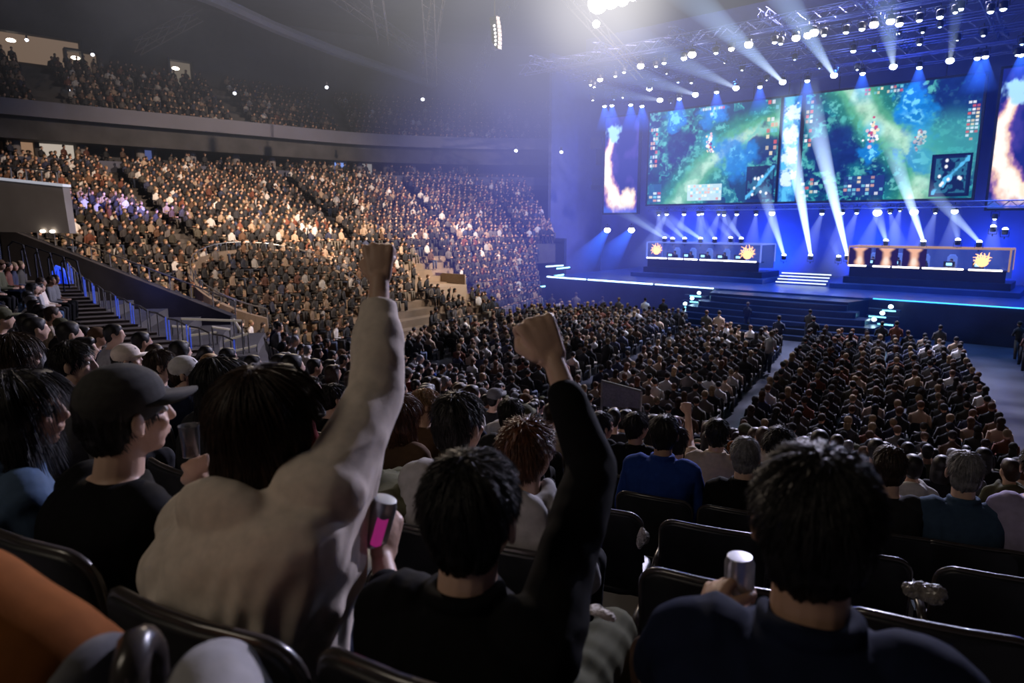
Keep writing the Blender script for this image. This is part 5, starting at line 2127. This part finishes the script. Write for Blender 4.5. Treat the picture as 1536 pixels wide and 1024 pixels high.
def cone(p0, p1, r0, r1, fall=1.2, n=24, segs=14, start=1.0):
    p0, p1 = V(p0), V(p1)
    d = (p1 - p0)
    a = d.normalized()
    x = a.orthogonal().normalized(); y = a.cross(x)
    vs, fs, c = [], [], []
    for i in range(segs + 1):
        f = i / segs
        p = p0 + d * f
        r = r0 + (r1 - r0) * f
        for j in range(n):
            an = 2 * math.pi * j / n
            vs.append(p + (x * math.cos(an) + y * math.sin(an)) * r)
            c.append(start * ((1 - f) ** fall) / (1 + 2.0 * f))
    for i in range(segs):
        for j in range(n):
            k = (j + 1) % n
            fs.append((i * n + j, i * n + k, (i + 1) * n + k, (i + 1) * n + j))
    me = G().add([tuple(q) for q in vs], fs).mesh('beam', True)
    set_col(me, np.array(c))
    return me


_lm = {}


def lamp(p, label, lens, size=.14, beams=(), group='lamps on the lighting rig', up=False):
    t = thing('stage_lamp', label, 'lamp', p, 0, group)
    if 'h' not in _lm:
        _lm['h'] = G().lathe([(.10, .30), (.15, .26), (.16, .02), (.13, -.02)], k=12).mesh('housing', True)
        g = G(); g.tube([(-.2, 0, .12), (-.2, 0, .42), (.2, 0, .42), (.2, 0, .12)], .02, 5); g.tube([(0, 0, .42), (0, 0, .55)], .03, 5)
        _lm['y'] = g.mesh('yoke', True)
        _lm['l'] = G().ell((0, 0, 0), (1, 1, .8), k=12, m=7).mesh('lens', True)
    h = obj('housing', _lm['h'], DARKM, t)
    yk = obj('yoke', _lm['y'], DARKM, t)
    if up:
        h.rotation_euler.x = math.pi; yk.rotation_euler.x = math.pi
    l = bpy.data.objects.new('lens', _lm['l']); COL.objects.link(l); l.parent = t
    if not _lm['l'].materials:
        _lm['l'].materials.append(lens)
    l.material_slots[0].link = 'OBJECT'; l.material_slots[0].material = lens
    l.scale = (size, size, size)
    for q, r1, m, fl, r0, stt in beams:
        me = cone((0, 0, 0), V(q) - V(p), r0, r1, fl, start=stt)
        obj('light_beam', me, m, t)
    return t


# front row of warm lamps (px, py, size)
FRONT = [(886, 127, .10), (891, 130, .09), (900, 119, .20), (923, 114, .12), (936, 108, .13), (961, 99, .24), (984, 99, .12), (996, 94, .15), (1026, 87, .19), (1038, 82, .26),
         (1074, 79, .14), (1097, 73, .19), (1123, 67, .26), (1162, 63, .15), (1171, 65, .13), (1194, 57, .24), (1212, 53, .24), (1221, 49, .26), (1236, 52, .14), (1269, 48, .15), (1293, 43, .17),
         (1311, 37, .24), (1336, 32, .22), (1349, 36, .19), (1379, 30, .15), (1410, 25, .17), (1433, 18, .12), (1441, 13, .15), (1486, 17, .15), (1505, 13, .16)]
for i, (px, py, s) in enumerate(FRONT):
    p = at_v(px, py, 36)
    lamp(p, '%s white lamp from left along the front truss' % ordn(i + 1), LENS_W if s >= .19 or px < 905 else LENS_B, s * .8, group='white lamps of the front truss')
MIDL = [(1017, 123, .11), (1019, 147, .12), (1037, 124, .10), (974, 133, .10), (977, 130, .06), (934, 146, .08), (921, 149, .06), (889, 150, .09), (1113, 105, .09), (1192, 89, .09), (1087, 94, .07), (1280, 76, .17), (1311, 75, .12), (1379, 66, .12),
        (1384, 48, .10), (1410, 40, .10), (1347, 50, .12), (1526, 82, .12), (1533, 66, .12), (1475, 53, .10), (1000, 110, .07), (1006, 154, .05), (1150, 120, .06), (1286, 104, .08), (1229, 102, .07), (1436, 60, .06)]
for i, (px, py, s) in enumerate(MIDL):
    p = at_v(px, py, 41.2 if i % 2 else 43.8)
    lamp(p, 'small blue white lamp deep in the rig, %s of that scatter' % ordn(i + 1), LENS_B if i % 3 else LENS_D, s * .8, group='small lamps deep in the rig')
# down-pointing blue wash lamps over the screens
WASH = [(907, 159), (918, 158), (946, 157), (963, 159), (1019, 148), (1075, 138), (1140, 130), (1211, 121), (1294, 110), (1379, 101), (1466, 87), (1478, 85), (1532, 82)]
for i, (px, py) in enumerate(WASH):
    p = at_v(px, py, 46.2)
    q = p + V((0, .2, -1.9))
    lamp(p, 'blue wash lamp above the screens, %s from left' % ordn(i + 1), LENS_B, .15, [(q, .85, BB, .8, .12, 1.0)], group='blue wash lamps over the screens')
# moving heads with hard beams that rise over the audience: (px, py, v, end px, py, forward, radius)
HEADS = [(1340, 100, 44, 1322, -40, 22, .62, 3.0), (1251, 113, 44, 1140, -60, 22, .62, 2.8), (1174, 123, 44, 1000, -40, 22, .62, 2.3), (1104, 132, 44, 930, 50, 24, .60, 1.3),
         (1043, 142, 44, 880, 90, 24, .55, 1.3), (990, 150, 44, 840, 128, 26, .5, .8), (974, 133, 44, 900, 110, 28, .5, .4), (1425, 91, 44, 1445, -60, 24, .4, .6)]
for i, (px, py, v, ex, ey, t_, r, st_) in enumerate(HEADS):
    p = at_v(px, py, v)
    q = at(ex, ey, t_)
    lamp(p, 'moving-head lamp throwing a hard pale beam over the hall, %s from right' % ordn(i + 2 if i < 7 else 1), LENS_B, .20,
         [(q, r, BWL, .8, .09, st_), (p + (q - p) * .36, .24, BGW, 1.0, .08, min(1, st_ * .5))], group=None)
# lamps under the screens, on the stage floor, with beams
LOW = [(988, 322, .07), (1000, 321, .13), (1026, 321, .13), (1048, 321, .12), (1053, 320, .12), (1078, 321, .09), (1086, 322, .12), (1105, 321, .13), (1134, 321, .11), (1158, 320, .18),
       (1233, 320, .13), (1263, 319, .14), (1285, 319, .11), (1316, 319, .24), (1335, 319, .08), (1350, 316, .06), (1371, 318, .22), (1403, 319, .08), (1432, 317, .17), (1492, 328, .09)]
for i, (px, py, s) in enumerate(LOW):
    p = at_v(px, py, 49.2)
    q = p + V((rnd.uniform(-1.8, 1.8), -1.5, -4.5))
    lamp(p, 'low lamp hung under the screens, %s from left' % ordn(i + 1), LENS_B, s * 1.1, [(q, 1.1, BW2, .7, .08, .55)], group='lamps hung under the screens')
truss((-27.5, 49.2, 7.15), (4, 49.21, 7.15), 'thin truss under the screens', .35)
FLR = [(997, 357, 920, 310, .35), (1009, 358, 940, 318, .25), (1027, 358, 975, 310, .55), (1051, 358, 990, 318, .75), (1072, 358, 1040, 310, .35), (1112, 358, 1070, 303, .65), (1096, 357, 1060, 315, .35),
       (1176, 383, 1140, 270, 1.3), (1216, 383, 1172, 130, 1.8), (1271, 383, 1208, 120, 1.8), (1329, 361, 1310, 300, 1.4), (1385, 362, 1330, 200, 1.5), (1437, 360, 1430, 310, .9), (1469, 363, 1380, 270, .8),
       (1258, 385, 1240, 340, .3), (1490, 340, 1475, 363, .3), (1508, 344, 1500, 370, .3)]
for i, (px, py, ex, ey, st_) in enumerate(FLR):
    p = at_v(px, py, 48.2)
    q = at_v(ex, ey, 44.0)
    L = (q - p).length
    lamp(p, 'floor lamp shooting a slanted beam upward behind the booths, %s from left' % ordn(i + 1), LENS_B, .15,
         [(q, .22 + L * .045, BW, .9, .10, st_)], group='upward floor lamps behind the booths', up=True)
# two strong blue floods low at the left
for i, (px, py, ex, ey) in enumerate([(911, 345, 870, 400), (947, 345, 905, 395)]):
    p = at_v(px, py, 50)
    lamp(p, 'strong blue white flood lamp below the left side screen, %s of two' % ordn(i + 1), LENS_W, .26, [(at_v(ex, ey, 46), 1.3, BB, .8, .22, 1.3)], group='blue floods at the left')
# great white follow-light cluster near the roof
pbig = at(905, 4, 34)
t = thing('ceiling_floodlight', 'blinding white floodlight cluster at the top of the picture', 'lamp', pbig)
g = G()
for dx, dz, r in ((-.25, 0, .48), (.35, .15, .42), (.9, .18, .33), (-.05, .3, .4), (1.4, .3, .22), (-.32, -.95, .17)):
    g.ell(tuple(RT * dx + V((0, 0, dz))), (r, r, r), k=12)
obj('lamp_heads', g, emis('big_lamp', (1, .96, .90), 40, True), t, smooth=True)
obj('lamp_bracket', G().tube([(0, 0, .3), (0, 0, 3)], .08, 6).tube([tuple(RT * -1.2 + V((0, 0, .9))), tuple(RT * 1.8 + V((0, 0, .9)))], .06, 6), DARKM, t)
# hanging loudspeaker column
ps = at(742, 50, 40)
t = thing('hanging_speaker_array', 'curved hanging speaker column catching white light near the roof', 'speaker', ps)
for i in range(8):
    g = G().box((math.sin(i * .3) * .15, 0, .75 - i * .22), (.5, .3, .19))
    obj('speaker_cabinet', g, mat('speaker_face', (.25, .25, .28), .5), t)
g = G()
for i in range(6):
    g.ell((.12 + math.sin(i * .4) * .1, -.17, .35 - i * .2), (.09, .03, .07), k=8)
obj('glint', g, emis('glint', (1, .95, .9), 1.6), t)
obj('hanging_cable', G().tube([(0, 0, .8), (0, 0, 3.5)], .03, 5), DARKM, t)
for i, (px, py) in enumerate([(634, 149), (774, 226), (842, 228), (490, 131), (352, 140), (40, 60), (139, 82), (106, 136)]):
    p = at(px, py, 50)
    o = thing('house_light', 'tiny white house light point, %s of the scatter on the dark upper level' % ordn(i + 1), 'light', p, 0, 'tiny house lights')
    obj('bulb', G().ell((0, 0, 0), (.12, .12, .10), k=8), emis('house_bulb', (.8, .85, 1), 5), o)
    obj('bulb_holder', G().box((0, 0, .2), (.1, .1, .3)), DARKM, o)

# ------------------------------------------------------------------ roof
ROOF = mat('roof_sheet', (.16, .15, .16), .9, var=.25, scale=.15)
obj('ceiling', G().box((-15, 20, 27.2), (150, 120, .4)), ROOF, kind='structure')
ringP = [at(250, -28, 40), at(322, 0, 42), at(410, 40, 48), at(500, 76, 54), at(580, 108, 60), at(640, 128, 66), at(720, 138, 70)]
ringP = [V((p.x, p.y, 20.2 + .02 * i)) for i, p in enumerate(ringP)]
rp = [at(px, py, 1) for px, py in ((250, -28), (322, 0), (410, 40), (500, 76), (580, 108), (640, 128), (720, 141))]
ringP = [at_z(px, py, 20.0) for px, py in ((250, -28), (322, 0), (410, 40), (500, 76), (580, 104), (640, 124), (700, 138))]
g = G(); g.tube(ringP, .42, 8)
obj('trim_10', g, mat('ring_beam', (.22, .21, .22), .6, var=.1), kind='structure')
for i, (a, b) in enumerate([((640, -30, 40), (648, 120, 52)), ((660, -30, 40), (640, 110, 52)), ((300, 20, 45), (205, 72, 45)), ((560, -30, 40), (575, 60, 50)), ((780, -30, 42), (700, 150, 60)), ((830, -30, 42), (960, 110, 44)), ((460, -40, 42), (700, 130, 62))]):
    truss(at(*a), at(*b), 'faint roof truss, %s of those crossing the dark ceiling' % ordn(i + 1), .7, 'roof_truss', mat('roof_steel', (.09, .085, .09), .7, var=.1))

# ------------------------------------------------------------------ lights
def light(kind, name, loc, target, energy, color, size=1.0, spot=60, blend=.6, size_y=None):
    l = bpy.data.lights.new(name, kind)
    l.energy = energy
    l.color = color
    if kind == 'AREA':
        l.size = size
        if size_y:
            l.shape = 'RECTANGLE'; l.size_y = size_y
    elif kind == 'SPOT':
        l.spot_size = R(spot); l.spot_blend = blend; l.shadow_soft_size = size
    else:
        l.shadow_soft_size = size
    o = bpy.data.objects.new(name, l)
    COL.objects.link(o)
    o.location = loc
    if target is not None:
        o.rotation_euler = (V(target) - V(loc)).to_track_quat('-Z', 'Y').to_euler()
    return o


WARM = (1, .74, .55)
light('SPOT', 'house_spot', (-6, 30, 22), (-42, 27, 6), 60000, WARM, .12, 44, .7)
light('SPOT', 'house_spot', (-8, 14, 21), (-36, 16, 4), 42000, WARM, .12, 42, .8)
light('SPOT', 'house_spot', (-16, 34, 22), (-30, 28, 2), 17000, (1, .84, .72), .12, 60, .8)
light('SPOT', 'house_spot', (-8, 26, 21), (-38, 42, 7), 26000, (1, .80, .72), .12, 34, .8)  # extra spot added to brighten the stage end of the far stand
light('SPOT', 'blue_patch', (-14, 30, 16), tuple(at(192, 312, 38)), 110000, (.08, .14, 1), .1, 7, .7)
light('SPOT', 'upper_spot', (-15, 30, 20), (-54, 24, 15), 1500, (.8, .8, 1), .12, 60, .8)
# stage blues
for x in (-26, -19, -12, -5, 2):
    light('SPOT', 'stage_wash', (x, 43.9, 15.6), (x, 45.5, 2), 2600, (.06, .22, 1), .08, 100, .8)
    light('SPOT', 'backdrop_wash', (x, 52.5, 3.2), (x, 55.2, 4.2), 1500 if x < -6 else 650, (.01, .10, 1), .08, 130, .9)
    if x > -20:
        light('SPOT', 'front_floor_wash', (x + 3, 38.4, 16.2), (x + 3, 36.5, 0), 3000, (.05, .28, 1), .08, 70, .8)
light('SPOT', 'truss_wash', (-12, 42, 4), (-12, 42, 16), 2600, (.1, .18, 1), .12, 95, .6)
light('SPOT', 'left_wash', (-26, 48, 9), (-36, 50, 6), 900, (.1, .2, 1), .12, 120, .8)
# audience light from the roof in front: rims on hair and shoulders
light('SPOT', 'floor_spot', (-10, 42, 21), (-8, 18, 0), 60000, (.78, .74, 1), .12, 80, .8)
light('SPOT', 'follow_light', tuple(pbig), (0, 0, 4), 22000, (1, .88, .76), .12, 50, .8)
light('SPOT', 'roof_fill', (-22, 22, 18.5), (-30, 24, 27), 900, (.9, .85, .95), .12, 150, .9)  # added upward spot to lift the dark roof
light('SPOT', 'cool_rim', (-3, 43, 15), (0, 1.5, 5.5), 5500, (.6, .68, 1), .12, 24, .8)
light('SPOT', 'left_rim', (-30, 24, 17), (-1, 2, 5), 9000, (1, .80, .62), .12, 30, .8)
light('AREA', 'seat_fill', (-3.2, -4.8, 10.5), (-.8, 1.5, 5), 54, (1, .85, .68), 2.5)  # unseen fill added behind the camera for the near backs
p = polar(ANG0 - 3, 26, 0)
light('POINT', 'vomitory_blue', (p.x - 1.0, p.y + .8, 4.6), None, 60, (.08, .18, 1), .2)
light('SPOT', 'block_light', (-12, 9, 14), tuple(p0 + V((0, 0, -.5))), 3200, (1, .88, .78), .12, 24, .8)

# ------------------------------------------------------------------ haze in the air of the hall
w = bpy.data.worlds.new('world')
SC.world = w
w.use_nodes = True
nt = w.node_tree
nt.nodes.clear()
out = nt.nodes.new('ShaderNodeOutputWorld')
bg = nt.nodes.new('ShaderNodeBackground')
bg.inputs[0].default_value = (.004, .004, .006, 1)
nt.links.new(bg.outputs[0], out.inputs[0])


def haze(label, loc, radii, col, strength, power=2.0, rz=0.0):
    """a soft body of lit haze: adds light in proportion to how deep the line of sight runs through it"""
    m, nt, out = new_mat('haze')
    n = nt.nodes
    lw = n.new('ShaderNodeLayerWeight'); lw.inputs['Blend'].default_value = .5
    inv = n.new('ShaderNodeMath'); inv.operation = 'SUBTRACT'; inv.inputs[0].default_value = 1
    nt.links.new(lw.outputs['Facing'], inv.inputs[1])
    pw = n.new('ShaderNodeMath'); pw.operation = 'POWER'; pw.inputs[1].default_value = power
    nt.links.new(inv.outputs[0], pw.inputs[0])
    ge = n.new('ShaderNodeNewGeometry')
    fr = n.new('ShaderNodeMath'); fr.operation = 'SUBTRACT'; fr.inputs[0].default_value = 1
    nt.links.new(ge.outputs['Backfacing'], fr.inputs[1])
    mu = n.new('ShaderNodeMath'); mu.operation = 'MULTIPLY'
    nt.links.new(pw.outputs[0], mu.inputs[0]); nt.links.new(fr.outputs[0], mu.inputs[1])
    nz = n.new('ShaderNodeTexNoise'); nz.inputs['Scale'].default_value = .16; nz.inputs['Detail'].default_value = 2
    nt.links.new(ge.outputs['Position'], nz.inputs['Vector'])
    mr = n.new('ShaderNodeMapRange'); mr.inputs['From Min'].default_value = .3; mr.inputs['From Max'].default_value = .7
    mr.inputs['To Min'].default_value = .75; mr.inputs['To Max'].default_value = 1.2
    nt.links.new(nz.outputs[0], mr.inputs[0])
    m2 = n.new('ShaderNodeMath'); m2.operation = 'MULTIPLY'
    nt.links.new(mu.outputs[0], m2.inputs[0]); nt.links.new(mr.outputs[0], m2.inputs[1])
    m3 = n.new('ShaderNodeMath'); m3.operation = 'MULTIPLY'; m3.inputs[1].default_value = strength
    nt.links.new(m2.outputs[0], m3.inputs[0])
    e = n.new('ShaderNodeEmission'); e.inputs[0].default_value = (*col, 1)
    nt.links.new(m3.outputs[0], e.inputs[1])
    tr = n.new('ShaderNodeBsdfTransparent'); ad = n.new('ShaderNodeAddShader')
    nt.links.new(e.outputs[0], ad.inputs[0]); nt.links.new(tr.outputs[0], ad.inputs[1]); nt.links.new(ad.outputs[0], out.inputs[0])
    m.cycles.emission_sampling = 'NONE'
    o = obj('haze', G().ell((0, 0, 0), radii, k=64, m=33), m, None, loc, smooth=True)
    o.rotation_euler.z = rz
    return tag(o, label, 'haze', kind='stuff')


haze('white glow of smoke around the great floodlight', tuple(pbig), (4.6, 4.6, 4.6), (1, .96, .90), .55, 5)
haze('wide grey glow of smoke hanging round the great floodlight', tuple(pbig), (15, 15, 13), (.95, .95, 1), .26, 5)
haze('thin grey haze under the middle of the dark roof', at(610, 80, 46), (27, 27, 15), (.88, .84, .94), .105, 3.5)
haze('blue haze filling the dark corner left of the stage', at(850, 262, 50), (16, 12, 15), (.15, .17, .85), .34, 4, YAW)
haze('faint blue smoke between the lighting rig and the screens', at(1110, 200, 40), (22, 5, 13), (.05, .13, 1), .07, 4, 0)
try:
    SC.cycles.transparent_max_bounces = 48
    SC.cycles.max_bounces = 4
    SC.cycles.diffuse_bounces = 2
    SC.cycles.glossy_bounces = 2
    SC.cycles.volume_bounces = 0
    SC.cycles.caustics_reflective = False
    SC.cycles.caustics_refractive = False
except Exception as e:
    print(e)
